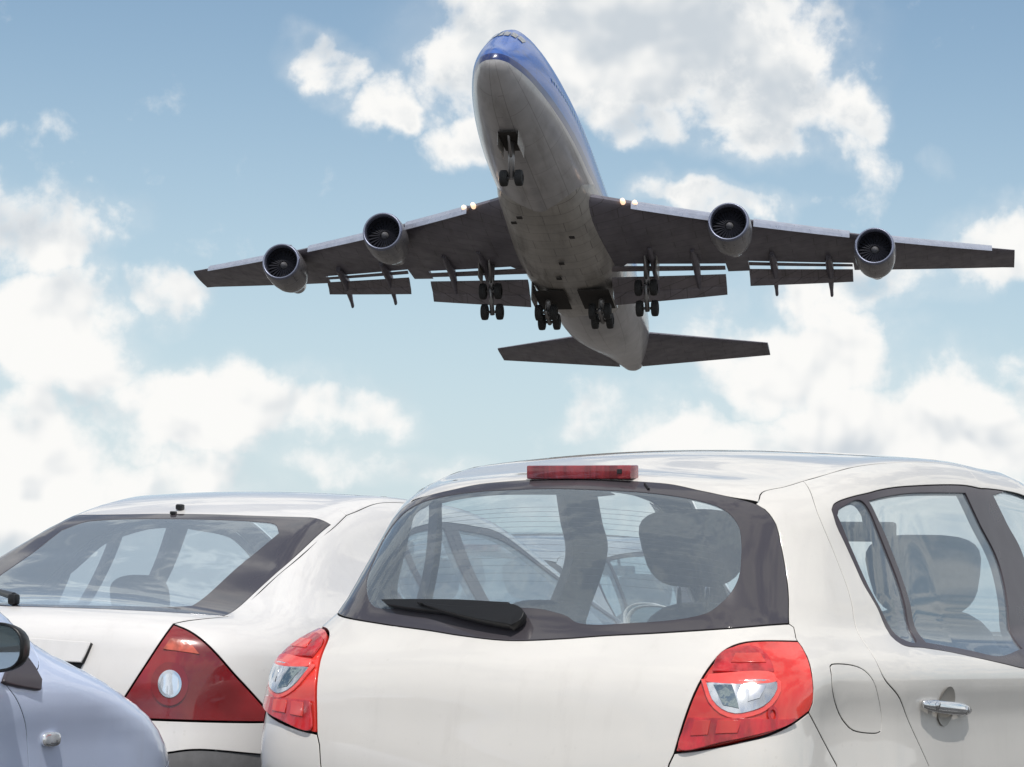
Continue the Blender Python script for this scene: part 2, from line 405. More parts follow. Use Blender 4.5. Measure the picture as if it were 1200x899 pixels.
def body_field(P):
    s = pchip(P['sz'], P['sv']); Wp = pchip(P['wx'], P['wv']); Gt = pchip(P['gx'], P['gv']); Rr = pchip(P['rz'], P['rv'])
    Cc = pchip(P['cz'], P['cv']); H = pchip(P['hx'], P['hv']); K = pchip(P['kx'], P['kv']); Fr = pchip(P['fz'], P['fv'])
    Krs = pchip([.5, 1.0, 1.3], P['krs'])
    def F(x, y, z):
        ay = np.abs(y); gh = np.clip((z - 1.0) / .4, 0, 1.3)
        a = ay - (s(z) - Wp(x) - Gt(x) * gh)
        b = (Rr(z) + Cc(z) * y * y - x) * .93
        t = z - (H(x) - K(x) * y * y); sl = (H(x + .02) - H(x - .02)) / .04; t = t / np.sqrt(1 + sl * sl)
        f = x - (Fr(z) - P['fc'] * y * y)
        v = smax(b, a, Krs(z)); v = smax(v, t, P['kst']); v = smax(v, f, P['kfs'])
        return smax(v, .22 - z, .1)
    return F
def bisect(F, o, d, r1):
    a = np.zeros(len(o)); b = np.full(len(o), float(r1))
    for _ in range(8):
        m = (a + b) / 2; q = o + d * m[:, None]; n = F(q[:, 0], q[:, 1], q[:, 2]) < 0
        a = np.where(n, m, a); b = np.where(n, b, m)
    qa = o + d * a[:, None]; qb = o + d * b[:, None]; fa = F(qa[:, 0], qa[:, 1], qa[:, 2]); fb = F(qb[:, 0], qb[:, 1], qb[:, 2])
    for _ in range(4):
        m = np.clip(a - fa * (b - a) / np.where(np.abs(fb - fa) < 1e-12, 1e-12, fb - fa), a, b); q = o + d * m[:, None]; fm = F(q[:, 0], q[:, 1], q[:, 2])
        n = fm < 0; a = np.where(n, m, a); fa = np.where(n, fm, fa); b = np.where(n, b, m); fb = np.where(n, fb, fm)
    return o + d * m[:, None]
def grad(F, p, e=.004):
    g = np.empty_like(p)
    for i in range(3):
        d = np.zeros(3); d[i] = e; a = p + d; b = p - d
        g[:, i] = F(a[:, 0], a[:, 1], a[:, 2]) - F(b[:, 0], b[:, 1], b[:, 2])
    return g / np.maximum(np.linalg.norm(g, axis=1), 1e-9)[:, None]
class Wrap:                                   # chart round the sides, rear and front
    def __init__(s, F, xa, xb, zc=.72): s.F, s.xa, s.xb, s.zc, s.R, s.rho = F, xa, xb, zc, .85, .75
    def to2(s, p):
        p = np.atleast_2d(np.asarray(p, float)); sg = np.where(p[:, 1] <= 0, 1.0, -1.0); ay = np.abs(p[:, 1]); Q = PI / 2 * s.R
        xs = np.clip(p[:, 0], s.xa, s.xb); dx = p[:, 0] - xs; hr = np.hypot(dx, ay)
        u = np.where(dx < 0, np.arctan2(ay, -dx) * s.R, np.where(dx > 0, Q + s.xb - s.xa + np.arctan2(dx, ay) * s.R, Q + xs - s.xa))
        v = np.arctan2(p[:, 2] - s.zc, hr) * s.rho
        return np.c_[sg * u, v]
    def to3(s, q):
        q = np.atleast_2d(q); sg = np.where(q[:, 0] >= 0, 1.0, -1.0); u = np.abs(q[:, 0]); Q = PI / 2 * s.R; ph = q[:, 1] / s.rho
        L_ = s.xb - s.xa; a = np.clip(u / s.R, 0, PI / 2); xs = s.xa + np.clip(u - Q, 0, L_); b = np.clip((u - Q - L_) / s.R, 0, PI / 2)
        dx = np.where(u < Q, -np.cos(a), np.sin(b)); dy = np.where(u < Q, np.sin(a), np.cos(b))
        d = np.c_[dx * np.cos(ph), -sg * dy * np.cos(ph), np.sin(ph)]
        return bisect(s.F, np.c_[xs, 0 * xs, 0 * xs + s.zc], d, 1.7)
class WrapFront(Wrap):                        # the same chart, counted from the middle of the nose
    def to2(s, p):
        q = Wrap.to2(s, p); U = PI * s.R + s.xb - s.xa; q[:, 0] = np.sign(q[:, 0] + 1e-12) * (U - np.abs(q[:, 0])) * -1; return q
    def to3(s, q):
        q = np.atleast_2d(q).copy(); U = PI * s.R + s.xb - s.xa; q[:, 0] = -np.sign(q[:, 0] + 1e-12) * (U - np.abs(q[:, 0])); return Wrap.to3(s, q)
class Top:                                    # chart over roof, bonnet, windscreen
    def __init__(s, F, zc=.62): s.F, s.zc = F, zc
    def to2(s, p): return np.atleast_2d(np.asarray(p, float))[:, :2]
    def to3(s, q):
        q = np.atleast_2d(q); n = len(q)
        return bisect(s.F, np.c_[q, np.full(n, s.zc)], np.tile([0, 0, 1.0], (n, 1)), 1.2)
def inside(P, Q):
    x, y = P[:, 0][:, None], P[:, 1][:, None]; a = Q; b = np.roll(Q, -1, 0)
    c = ((a[:, 1] > y) != (b[:, 1] > y)) & (x < (b[:, 0] - a[:, 0]) * (y - a[:, 1]) / (b[:, 1] - a[:, 1] + 1e-15) + a[:, 0])
    return c.sum(1) % 2 == 1
def segdist(P, Q):
    a = Q; b = np.roll(Q, -1, 0); ab = b - a; best = np.full(len(P), 9.0)
    for i in range(0, len(P), 400):
        p = P[i:i + 400, None]; t = np.clip(((p - a) * ab).sum(2) / ((ab ** 2).sum(1) + 1e-12), 0, 1)
        best[i:i + 400] = np.sqrt(((p - a - t[..., None] * ab) ** 2).sum(2)).min(1)
    return best
def catmull(pts, sp):
    pts = np.asarray(pts, float); out_ = []
    if len(pts) == 2:
        n = max(1, int(np.linalg.norm(pts[1] - pts[0]) / sp)); return [pts[0] + (pts[1] - pts[0]) * k / n for k in range(n + 1)]
    for i in range(len(pts) - 1):
        p0 = pts[i - 1] if i > 0 else 2 * pts[0] - pts[1]; p1, p2 = pts[i], pts[i + 1]
        p3 = pts[i + 2] if i + 2 < len(pts) else 2 * pts[-1] - pts[-2]
        l = np.linalg.norm(p2 - p1); n = max(1, int(l / sp))
        # centripetal parameters keep uneven spacing from looping
        t0 = 0; t1 = t0 + max(1e-6, np.linalg.norm(p1 - p0)) ** .5; t2 = t1 + max(1e-6, l) ** .5; t3 = t2 + max(1e-6, np.linalg.norm(p3 - p2)) ** .5
        for k in range(n):
            t = t1 + (t2 - t1) * k / n
            A1 = (t1 - t) / (t1 - t0) * p0 + (t - t0) / (t1 - t0) * p1; A2 = (t2 - t) / (t2 - t1) * p1 + (t - t1) / (t2 - t1) * p2; A3 = (t3 - t) / (t3 - t2) * p2 + (t - t2) / (t3 - t2) * p3
            B1 = (t2 - t) / (t2 - t0) * A1 + (t - t0) / (t2 - t0) * A2; B2 = (t3 - t) / (t3 - t1) * A2 + (t - t1) / (t3 - t1) * A3
            out_.append((t2 - t) / (t2 - t1) * B1 + (t - t1) / (t2 - t1) * B2)
    out_.append(pts[-1]); return out_
def loop2(ch, segs, sp, gap, closed_curve=False):
    """segs: list of polylines in body coordinates, smooth inside, corners where they meet -> closed 2D loop, counter-clockwise, pulled in by gap"""
    L = []
    if closed_curve:
        q = ch.to2(segs[0]); n = len(q); ext = np.vstack([q[-2:], q, q[:3]])
        c = catmull(ext, sp); # keep the part between q[0] and q[0] again
        c = np.array(c); i0 = np.argmin(((c[:len(c) // 2] - q[0]) ** 2).sum(1)); h2 = len(c) // 2; i1 = h2 + np.argmin(((c[h2:] - q[0]) ** 2).sum(1))
        L = list(c[i0:i1])
    else:
        for sg in segs:
            c = catmull(ch.to2(sg), sp)
            L += c[:-1] if len(L) == 0 or np.linalg.norm(c[0] - L[-1]) > 1e-4 else c[1:-1]
            last = c[-1]
            L.append(last)
    Q = [L[0]]
    for p in L[1:]:
        if np.linalg.norm(p - Q[-1]) > sp * .25: Q.append(p)
    if np.linalg.norm(Q[-1] - Q[0]) < sp * .25: Q.pop()
    Q = np.array(Q); A = (Q[:, 0] * np.roll(Q[:, 1], -1) - np.roll(Q[:, 0], -1) * Q[:, 1]).sum()
    if A < 0: Q = Q[::-1]
    if gap:
        t = np.roll(Q, -1, 0) - Q; t /= np.linalg.norm(t, axis=1)[:, None] + 1e-12; n = np.c_[-t[:, 1], t[:, 0]]; n0 = np.roll(n, 1, 0)
        m = n + n0; m /= np.maximum(1 + (n * n0).sum(1), .35)[:, None]
        Q = Q + m * gap
    return Q
def panel(name, ch, segs, mats, parent, holes=(), th=.02, off=0.0, gap=.0023, h=.038, sp=.014, mirror=False, both=False, closed_curve=False, hole_curve=False, label=None, rim=.0016, bulge=0.0):
    """a real sheet cut from the body surface: outer skin, rolled edge, inner skin"""
    Q = loop2(ch, segs, sp, gap, closed_curve)
    HQ = [loop2(ch, hs, sp, -gap, hole_curve) for hs in holes]
    lo, hi = Q.min(0), Q.max(0); gx = np.arange(lo[0], hi[0], h); gy = np.arange(lo[1], hi[1], h * .866)
    G = np.array([(x + (h / 2 if j % 2 else 0), y) for j, y in enumerate(gy) for x in gx]) if len(gx) and len(gy) else np.zeros((0, 2))
    if len(G):
        k = inside(G, Q)
        for hq in HQ: k &= ~inside(G, hq)
        G = G[k]
    for q in [Q] + HQ:
        if len(G): G = G[segdist(G, q) > h * .45]
    pts = [Q] + HQ + ([G] if len(G) else []); allp = np.vstack(pts); edges = []; o_ = 0
    for q in [Q] + HQ:
        n = len(q); edges += [(o_ + i, o_ + (i + 1) % n) for i in range(n)]; o_ += n
    rv, re_, rf, ov, _, _ = delaunay_2d_cdt([Vector(p) for p in allp], edges, [], 0, 1e-7)
    rv = np.array([tuple(v) for v in rv]); tri = np.array([f for f in rf if len(f) == 3]); cen = rv[tri].mean(1)
    k = inside(cen, Q)
    for hq in HQ: k &= ~inside(cen, hq)
    tri = tri[k]
    X = ch.to3(rv); N = grad(ch.F, X)
    e1 = X[tri[:, 1]] - X[tri[:, 0]]; e2 = X[tri[:, 2]] - X[tri[:, 0]]; fn = np.cross(e1, e2)
    if (fn * N[tri[:, 0]]).sum() < 0: tri = tri[:, ::-1]
    X = X + N * off
    if bulge:
        dd = segdist(rv, Q); X = X + N * (bulge * np.minimum(1, dd / (dd.max() * .8)) ** .5)[:, None]
    nv = len(X); V = [X]; NN = [N]; F_ = [tuple(t_) for t_ in tri.tolist()]; MI = [0] * len(F_); two = len(mats) > 1
    if th:
        V.append(X - N * th); NN.append(-N)
        F_ += [tuple(int(i) + nv for i in reversed(t_)) for t_ in tri.tolist()]; MI += [1 if two else 0] * len(tri)
        # boundary edges of the sheet
        cnt = {}
        for t_ in tri.tolist():
            for a, b in ((t_[0], t_[1]), (t_[1], t_[2]), (t_[2], t_[0])): cnt[(a, b)] = 1
        be = [(a, b) for (a, b) in cnt if (b, a) not in cnt]
        nxt = dict(be); prv = {b: a for a, b in be}; ids = {}; base = 2 * nv; r1 = []; r2 = []; r3 = []; n1 = []; n2 = []; n3 = []
        for i_, a in enumerate(nxt):
            ids[a] = i_; tg = X[nxt[a]] - X[prv.get(a, a)]; tg /= np.linalg.norm(tg) + 1e-12; o2 = np.cross(tg, N[a])
            r1.append(X[a]); n1.append(N[a]); r2.append(X[a] + o2 * rim * .8 - N[a] * rim); n2.append((o2 + N[a] * .35) / 1.06); r3.append(X[a] + o2 * rim * .8 - N[a] * th); n3.append(o2)
        m_ = len(r1); V += [np.array(r1), np.array(r2), np.array(r3)]; NN += [np.array(n1), np.array(n2), np.array(n3)]
        for a, b in be:
            i_, j_ = ids[a] + base, ids.get(b, 0) + base
            F_ += [(j_, i_, i_ + m_, j_ + m_), (j_ + m_, i_ + m_, i_ + 2 * m_, j_ + 2 * m_)]; MI += [0, 2 if len(mats) > 2 else 0]
    V = np.vstack(V); NN = np.vstack(NN)
    res = []
    for side in ((0, 1) if both else ((1,) if mirror else (0,))):
        s_ = np.array([1, -1, 1]) if side else np.array([1, 1, 1])
        ff = [tuple(reversed(f)) for f in F_] if side else F_
        o = mesh_obj(name, V * s_, ff, mats, parent, MI, NN * s_)
        if label: o['label'] = label
        res.append(o)
    return res if both else res[0]
def mir(seg): return [(p[0], -p[1], p[2]) for p in seg]
def rev(seg): return list(reversed(list(seg)))

def pose_matrix(x, y, yaw):
    s_, c_ = math.sin(yaw), math.cos(yaw)
    return Matrix(((s_, -c_, 0, x), (c_, s_, 0, y), (0, 0, 1, 0), (0, 0, 0, 1)))
def arc(cx, cz, r, a0, a1, y, n=14):
    return [(cx + r * math.cos(R(a0 + (a1 - a0) * k / n)), y, cz + r * math.sin(R(a0 + (a1 - a0) * k / n))) for k in range(n + 1)]
_wheel_cache = {}
def make_wheel(parent, x, y, r, side):
    wroot = empty('wheel'); wroot.parent = parent; wroot.location = (x, y, r)
    key = round(r, 3)
    if key not in _wheel_cache:
        bm = bmesh.new(); w_ = .195
        lathe(bm, [(-w_/2+.01, r*.63), (-w_/2, r*.70), (-w_/2+.004, r*.90), (-w_/2+.03, r*.985), (-.03, r), (.03, r), (w_/2-.03, r*.985), (w_/2-.004, r*.90), (w_/2, r*.70), (w_/2-.01, r*.63)], (0, 0, 0), (0, 1, 0), 44)
        ty = bm_obj('tyre', bm, M['tyre'], wroot, True)
        bm = bmesh.new()
        lathe(bm, [(w_/2-.012, r*.635), (w_/2-.02, r*.60), (.0, r*.57), (-w_/2+.02, r*.62)], (0, 0, 0), (0, 1, 0), 44)
        lathe(bm, [(.045, .001), (.045, .045), (.03, .06), (.0, .062)], (0, 0, 0), (0, 1, 0), 24)
        for k in range(7):
            a = 2 * PI * k / 7
            add_box(bm, (math.cos(a) * r * .33, .035, math.sin(a) * r * .33), (r * .54, .022, .048), Matrix.Rotation(-a, 3, 'Y'), .006)
        rm = bm_obj('rim', bm, M['rim'], wroot, angle=35)
        bm = bmesh.new(); lathe(bm, [(-.03, .001), (-.03, .125), (-.05, .125)], (0, 0, 0), (0, 1, 0), 32)
        dc = bm_obj('brake_disc', bm, M['hub'], wroot, True)
        _wheel_cache[key] = (ty, rm, dc)
    else:
        for o in _wheel_cache[key]:
            c = o.copy(); C.objects.link(c); c.parent = wroot
    if side > 0: pass
    wroot.rotation_euler = (0, 0, 0 if side > 0 else PI)
    return wroot

class Car:
    def __init__(s, name, P, pose, xa, xb, zc=.72, ztop=.62):
        s.F = body_field(P); s.P = P; s.wr = Wrap(s.F, xa, xb, zc); s.wf = WrapFront(s.F, xa, xb, zc); s.tc = Top(s.F, ztop); s.H = pchip(P['hx'], P['hv'])
        s.root = empty(name, pose_matrix(*pose))
    def sp(s, x, z):
        q = np.array([[x, -.75, z]])
        for _ in range(4): r = s.wr.to3(s.wr.to2(q)); q[0, 1] = r[0, 1]; q[0, 0] += x - r[0, 0]; q[0, 2] += z - r[0, 2]
        return tuple(s.wr.to3(s.wr.to2(q))[0])
    def tp(s, x, y): return tuple(s.tc.to3([(x, y)])[0])
    def on(s, seg): return [tuple(p) for p in s.wr.to3(s.wr.to2(seg))]

def build_car(c, O, g, pm, is_saloon=False, interior=True):
    """g: layout numbers; O: outlines on the right half; pm: paint"""
    F, wr, tc, root, sp, tp = c.F, c.wr, c.tc, c.root, c.sp, c.tp
    body = [pm, M['lining'], M['rubber']]
    H = lambda x: float(c.H(x))
    xr, xf, wrad, sill, xB = g['xr'], g['xf'], g['r'], g['sill'], g['xB']
    ar = wrad + .035
    arcR = [sp(p[0], p[2]) for p in arc(xr, wrad, ar, 0, 180, 0, 18)]     # front foot of the arch over to its rear foot
    arcF = [sp(p[0], p[2]) for p in arc(xf, wrad, ar, 0, 180, 0, 18)]
    def arc_part(A, pred): return [p for p in A if pred(p)]
    dg = list(O['doorgap']); 
    # side upper line (cant) and windscreen side edge
    ws_t, ws_b, yt, yb = g['wst'], g['wsb'], g['yt'], g['yb']
    cant = [dg[0]] + [tp(x, y) for x, y in g['cant']] + [tp(ws_t, -yt)]
    cB = tp(xB, np.interp(xB, [p[0] for p in cant], [p[1] for p in cant]))
    cantR = [p for p in cant if p[0] < xB - .03] + [cB]; cantF = [cB] + [p for p in cant if p[0] > xB + .03]
    wse = [tp(ws_t + (ws_b - ws_t) * k / 5, -(yt + (yb - yt) * k / 5)) for k in range(6)]
    Ab = wse[-1]
    fO, fL = list(O['frameO']), list(O['frameL'])
    frO_front = [sp(x, H(x) - d) for x, d in g['ftop']]; tip = sp(*g['tip'])
    fT = fO + frO_front
    fTr = [p for p in fT if p[0] < xB - .02]; pt = sp(xB, float(np.interp(xB, [p[0] for p in fT], [p[2] for p in fT]))); fTf = [p for p in fT if p[0] > xB + .02]
    fB = fL + [sp(x, z) for x, z in g['belt']]
    fBr = [p for p in fB if p[0] < xB - .02]; pb = sp(xB, float(np.interp(xB, [p[0] for p in fB], [p[2] for p in fB]))); fBf = [p for p in fB if p[0] > xB + .02]
    # --- doors
    gapB = [pb] + [sp(xB - .0, pb[2] - k * (pb[2] - sill) / 5) for k in range(1, 6)]
    dgx = min(dg[-1][0], xr + ar * .97); pa = sp(dgx, wrad + math.sqrt(max(0, ar * ar - (dgx - xr) ** 2)))
    foot = [p for p in arcR if p[0] > dgx + .012 and p[2] < pa[2] - .005]       # from the front foot up to the gap
    dbot = [pa] + rev(foot) + [sp(xr + ar + .02, sill)]
    g['pa'] = pa
    kw = dict(both=True)
    panel('rear_door', wr, [dg, [dg[-1]] + dbot, [dbot[-1], sp((xr + ar + xB) / 2, sill), gapB[-1]], rev(gapB), [pb] + rev(fBr), [fBr[0]] + fTr + [pt], [pt, cB], rev(cantR)], body, root, **kw)
    dF = [sp(x, z) for x, z in g['fgap']] if 'fgap' in g else O['fgap']
    panel('front_door', wr, [gapB, [gapB[-1], sp((xB + dF[-1][0]) / 2, sill), dF[-1]], rev(dF) + [Ab], rev(wse[1:]) + [cantF[-1]], rev(cantF), [cB, pt], [pt] + fTf + [tip], [tip] + rev(fBf) + [pb]], body, root, **kw)
    # --- window frames and glass
    fr = panel('window_frame', wr, [[fBr[0]] + fTr[1:] + [pt] + fTf + [tip], [tip] + rev(fBf) + [pb] + rev(fBr)], [M['trim'], M['lining']], root, holes=g['holes'](O, c), th=.03, off=-.001, gap=.0015, both=True)
    for hs in g['holes'](O, c):
        panel('side_window', wr, hs, [g.get('glass', M['glass'])], root, th=0, off=-.006, gap=-.004, both=True, h=.05)
    # --- wings (front) , bonnet, windscreen, roof
    fz = g['nose']                            # (x, y, z) where wing, headlamp and bonnet meet
    arcFf = [p for p in arcF if p[0] > xf]; arcFr = [p for p in arcF if p[0] <= xf]
    hood = [Ab] + [tp(ws_b + (fz[0] - ws_b) * k / 5, -(yb + (-fz[1] - yb) * k / 5)) for k in range(1, 5)] + [tuple(wr.to3(wr.to2([fz]))[0])]
    bl = g['blamp']                           # bumper seam height at wing, x at wing front
    hl = [sp(bl[0], bl[1] + .16), sp(bl[0] + .01, bl[1])]
    fzp = hood[-1]
    seamF = [hl[-1], sp((bl[0] + xf + ar) / 2, bl[1] - .015), sp(xf + ar * .93, bl[1] - .03)]
    af = [p for p in arcF if p[0] < seamF[-1][0] and p[2] > wrad]
    panel('front_wing', wr, [hood, [fzp] + hl, seamF, [seamF[-1]] + [p for p in arcF if p[2] < 9 and (p[0] < seamF[-1][0] - .01)] + [sp(xf - ar - .02, sill)], [sp(xf - ar - .02, sill), dF[-1]], rev(dF) + [Ab]], body, root, **kw)
    yh = g['yhl']
    fp = lambda y, z: tuple(wr.to3(wr.to2([(g['L'], y, z)]))[0])
    hb = fp(-yh, bl[1] - .02); ht = fp(-yh, bl[1] + .10)
    panel('headlight', wr, [[fzp] + hl, [hl[-1], hb], [hb, ht], [ht, fzp]], [M['clear'], M['lining']], root, **kw)
    cen_t = fp(0, bl[1] + .09); cen_b = fp(0, bl[1] - .02)
    panel('grille', c.wf, [[ht, fp(-yh / 2, bl[1] + .095), cen_t, fp(yh / 2, bl[1] + .095), mir([ht])[0]], [mir([ht])[0], mir([hb])[0]], [mir([hb])[0], cen_b, hb], [hb, ht]], [M['plastic']], root)
    fb = [seamF[-1]] + rev(seamF[:-1]) + [hb]
    ft0 = sp(xf + ar + .01, sill)
    lowf = [ft0, fp(-.5, sill), fp(0, sill), fp(.5, sill)] + mir([ft0])
    arfr = [p for p in arcF if p[0] > seamF[-1][0] and p[2] > sill + .02 and p[2] < seamF[-1][2] - .01]
    A_ = [ft0] + arfr + [seamF[-1]]
    panel('front_bumper', c.wf, [A_, fb, [hb, cen_b, mir([hb])[0]], rev(mir(fb)), rev(mir(A_)), rev(lowf)], body, root)
    wt_c = tp(ws_t + .05, 0); wb_c = tp(ws_b + .09, 0)
    wtop = [wse[0], tp(ws_t + .035, -yt * .55), wt_c, tp(ws_t + .035, yt * .55), mir([wse[0]])[0]]
    wbot = [Ab, tp(ws_b + .06, -yb * .55), wb_c, tp(ws_b + .06, yb * .55), mir([Ab])[0]]
    panel('windscreen', tc, [wse, wbot, rev(mir(wse)), rev(wtop)], [g.get('glass', M['glass'])], root, th=0, off=-.004, gap=.004, h=.06)
    hfc = fp(0, bl[1] + .13); hfe = fp(-yh, bl[1] + .125)
    hd = hood[:-1] + [fzp]
    panel('bonnet', tc, [rev(wbot), hd, [fzp, hfe, hfc, mir([hfe])[0], mir([fzp])[0]], rev(mir(hd))], body, root)
    # --- rear end
    g['rear'](c, O, g, body, wse, wtop, cant)
    # --- wheels, floor, inner arches
    tw = g['track']
    for x in (xr, xf):
        for sd_ in (-1, 1): make_wheel(root, x, sd_ * tw, wrad, sd_)
    bm = bmesh.new()
    L = g['L']
    add_box(bm, (L / 2, 0, .27), (L - .5, 1.2, .10), None, .03)
    add_box(bm, ((xr + ar + xf - ar) / 2, 0, .30), (xf - xr - 2 * ar, 1.56, .12), None, .03)
    for x in (xr, xf):
        for sd_ in (-1, 1):
            for k in range(10):
                a0 = PI * k / 9
                add_box(bm, (x + (ar + .02) * math.cos(a0), sd_ * (tw - .16), wrad + (ar + .0) * math.sin(a0)), (.02, .26, .15), Matrix.Rotation(-a0, 3, 'Y'))
            add_box(bm, (x, sd_ * (tw - .22), wrad + .15), (ar * 2, .03, .55))
    bm_obj('underbody', bm, M['lining'], root)
    if not interior: return
    bm = bmesh.new()
    add_box(bm, (ws_b - .12, 0, .80), (.42, 1.36, .26), None, .05)
    bm_obj('dashboard', bm, M['dash'], root)
    sw = bmesh.new()
    bmesh.ops.create_circle(sw, segments=4, radius=.001)
    sw.clear()
    rings = []
    for k in range(36):
        a = 2 * PI * k / 36; q = Matrix.Rotation(R(-65), 3, 'Y')
        cc = Vector((math.cos(a) * .185, math.sin(a) * .185, 0)); rr = []
        for j in range(8):
            b = 2 * PI * j / 8; p = cc + Vector((math.cos(a) * math.cos(b), math.sin(a) * math.cos(b), math.sin(b))) * .014
            rr.append(sw.verts.new(q @ p + Vector((g['xs'] + .52, .36, .90))))
        rings.append(rr)
    for k in range(36):
        for j in range(8): sw.faces.new((rings[k][j], rings[(k + 1) % 36][j], rings[(k + 1) % 36][(j + 1) % 8], rings[k][(j + 1) % 8]))
    bm_obj('steering_wheel', sw, M['dash'], root, True)
    q = Matrix.Rotation(R(-14), 3, 'Y')
    for sy in (.37, -.37):
        hz = g['hrz'] if not isinstance(g['hrz'], tuple) else g['hrz'][0 if sy > 0 else 1]
        cushion('front_seat', (g['xs'] + .25, sy, .50), (.52, .50, .20), M['fabric'], root)
        st = cushion('seat_back', (g['xs'] - .02, sy, .76), (.15, .50, .60), M['fabric'], root, rot=q)
        cushion('headrest', (g['xs'] - .13, sy * g.get('hry', 1), hz), (.11, g.get('hrw', .32), g.get('hrh', .22)), M['fabric'], root, 3.4, q, taper=.28)
        for d in (-.05, .05):
            bm = bmesh.new(); add_tube(bm, (g['xs'] - .12, sy * g.get('hry', 1) + d, hz - .22), (g['xs'] - .13, sy * g.get('hry', 1) + d, hz - .02), .008)
            bm_obj('headrest_post', bm, M['chrome'], root, True)
    cushion('rear_bench', (g['xr0'] + .28, 0, .48), (.55, 1.25, .22), M['fabric'], root)
    cushion('rear_seat_back', (g['xr0'], 0, .70), (.16, 1.25, .52), M['fabric'], root, 4, q)
    for sy in g.get('rhr', (.36, -.36)):
        cushion('headrest', (g['xr0'] - .06, sy, g['rhz']), (.09, .26, g.get('rhh', .11)), M['fabric'], root, 3, q)
    if g.get('shelf'): 
        bm = bmesh.new(); add_box(bm, (sum(g['shelf'][:2]) / 2, 0, g['shelf'][2]), (g['shelf'][1] - g['shelf'][0], 1.1, .02), None, .005); bm_obj('parcel_shelf', bm, M['lining'], root)
    bm = bmesh.new(); add_box(bm, (ws_t + .22, 0, g['mz']), (.03, .22, .065), None, .012); add_tube(bm, (ws_t + .24, 0, g['mz']), (ws_t + .20, 0, g['mz'] + .09), .01); bm_obj('rear_view_mirror', bm, M['dash'], root)

def door_mirror(c, x, z, y, m_house, m_glass, s_=1.0, both=True, tilt=0):
    for sd_ in ((-1, 1) if both else (-1,)):
        e = 2.6; q = Matrix.Rotation(R(tilt * sd_), 3, 'Z')
        V = []; nu, nv = 28, 12; f = lambda v: math.copysign(abs(v) ** (2 / e), v)
        for i in range(nv + 1):
            a = PI / 2 * i / nv
            for j in range(nu):
                b = 2 * PI * j / nu
                p = Vector((math.sin(a) * .10, f(math.cos(b)) * math.cos(a) * .105, f(math.sin(b)) * math.cos(a) * .068)) * s_
                V.append(tuple(q @ p + Vector((x, sd_ * y, z))))
        Fc = [(i * nu + j, i * nu + (j + 1) % nu, (i + 1) * nu + (j + 1) % nu, (i + 1) * nu + j) for i in range(nv) for j in range(nu)]
        # rolled rim at the rear, then a recess
        n0 = len(V)
        for kx, ks in ((-.012, .97), (-.004, .90), (.012, .88)):
            for j in range(nu):
                b = 2 * PI * j / nu
                p = Vector((kx, f(math.cos(b)) * .105 * ks, f(math.sin(b)) * .068 * ks)) * s_
                V.append(tuple(q @ p + Vector((x, sd_ * y, z))))
        for j in range(nu):
            k = (j + 1) % nu
            Fc.append((k, j, n0 + j, n0 + k))
            for t_ in (0, 1): Fc.append((n0 + t_ * nu + k, n0 + t_ * nu + j, n0 + (t_ + 1) * nu + j, n0 + (t_ + 1) * nu + k))
        o = mesh_obj('door_mirror', V, Fc, m_house, c.root)
        Vg = [tuple(q @ (Vector((.004, f(math.cos(2 * PI * j / nu)) * .093, f(math.sin(2 * PI * j / nu)) * .059)) * s_) + Vector((x, sd_ * y, z))) for j in range(nu)]
        mesh_obj('mirror_glass', Vg, [tuple(range(nu))], m_glass, o)
        bm = bmesh.new(); add_tube(bm, (x + .03, sd_ * (y - .06), z - .03), (x + .05, sd_ * (y - .16), z - .055), .022 * s_, .030); bm_obj('mirror_arm', bm, m_house, o, True)

def door_handle(c, O, parent_pts, pm):
    """recess cup and chrome bar"""
    pass

# ================================================================== the white hatchback in front
P_hatch = {'sz':[0.25,0.5,0.75,0.9,0.99,1.05,1.2,1.38],'sv':[0.81,0.84967,0.844,0.848,0.77,0.75611,0.71478,0.67413],'wx':[0.0,0.3,0.7,1.2,3.0,3.9],'wv':[0.02067,0.06803,0.0,0.0,0.0,0.07],'gx':[0.3,0.9,1.6,2.2,3.2],'gv':[0.08143,0.00953,0.0,0.01,0.04],'rz':[0.3,0.55,0.72,0.825,0.86,0.96,1.2,1.38,1.5],'rv':[0.05,-0.0162,0.00716,0.029,0.04466,0.13472,0.26213,0.39333,0.46],'cz':[0.4,0.7,1.0,1.35],'cv':[0.20211,0.07923,0.19781,0.33112],'hx':[0.3,0.5,0.9,1.4,1.9,2.25,2.7,3.1,3.7,3.95],'hv':[1.38784,1.38095,1.45661,1.49955,1.50124,1.478,1.21,0.98,0.85,0.72],'kx':[0,1,2,3,4],'kv':[0.13207,0.09626,0.07,0.14,0.12],'fz':[0.2,0.5,0.8,1.2],'fv':[3.9,3.98,3.93,3.7],'fc':0.45,'kst':0.10015,'krt':0.08,'krs':[0.22893,0.22079,0.16946],'kfs':0.2}
POSE_hatch = [-0.0428, 7.1076, 0.519]
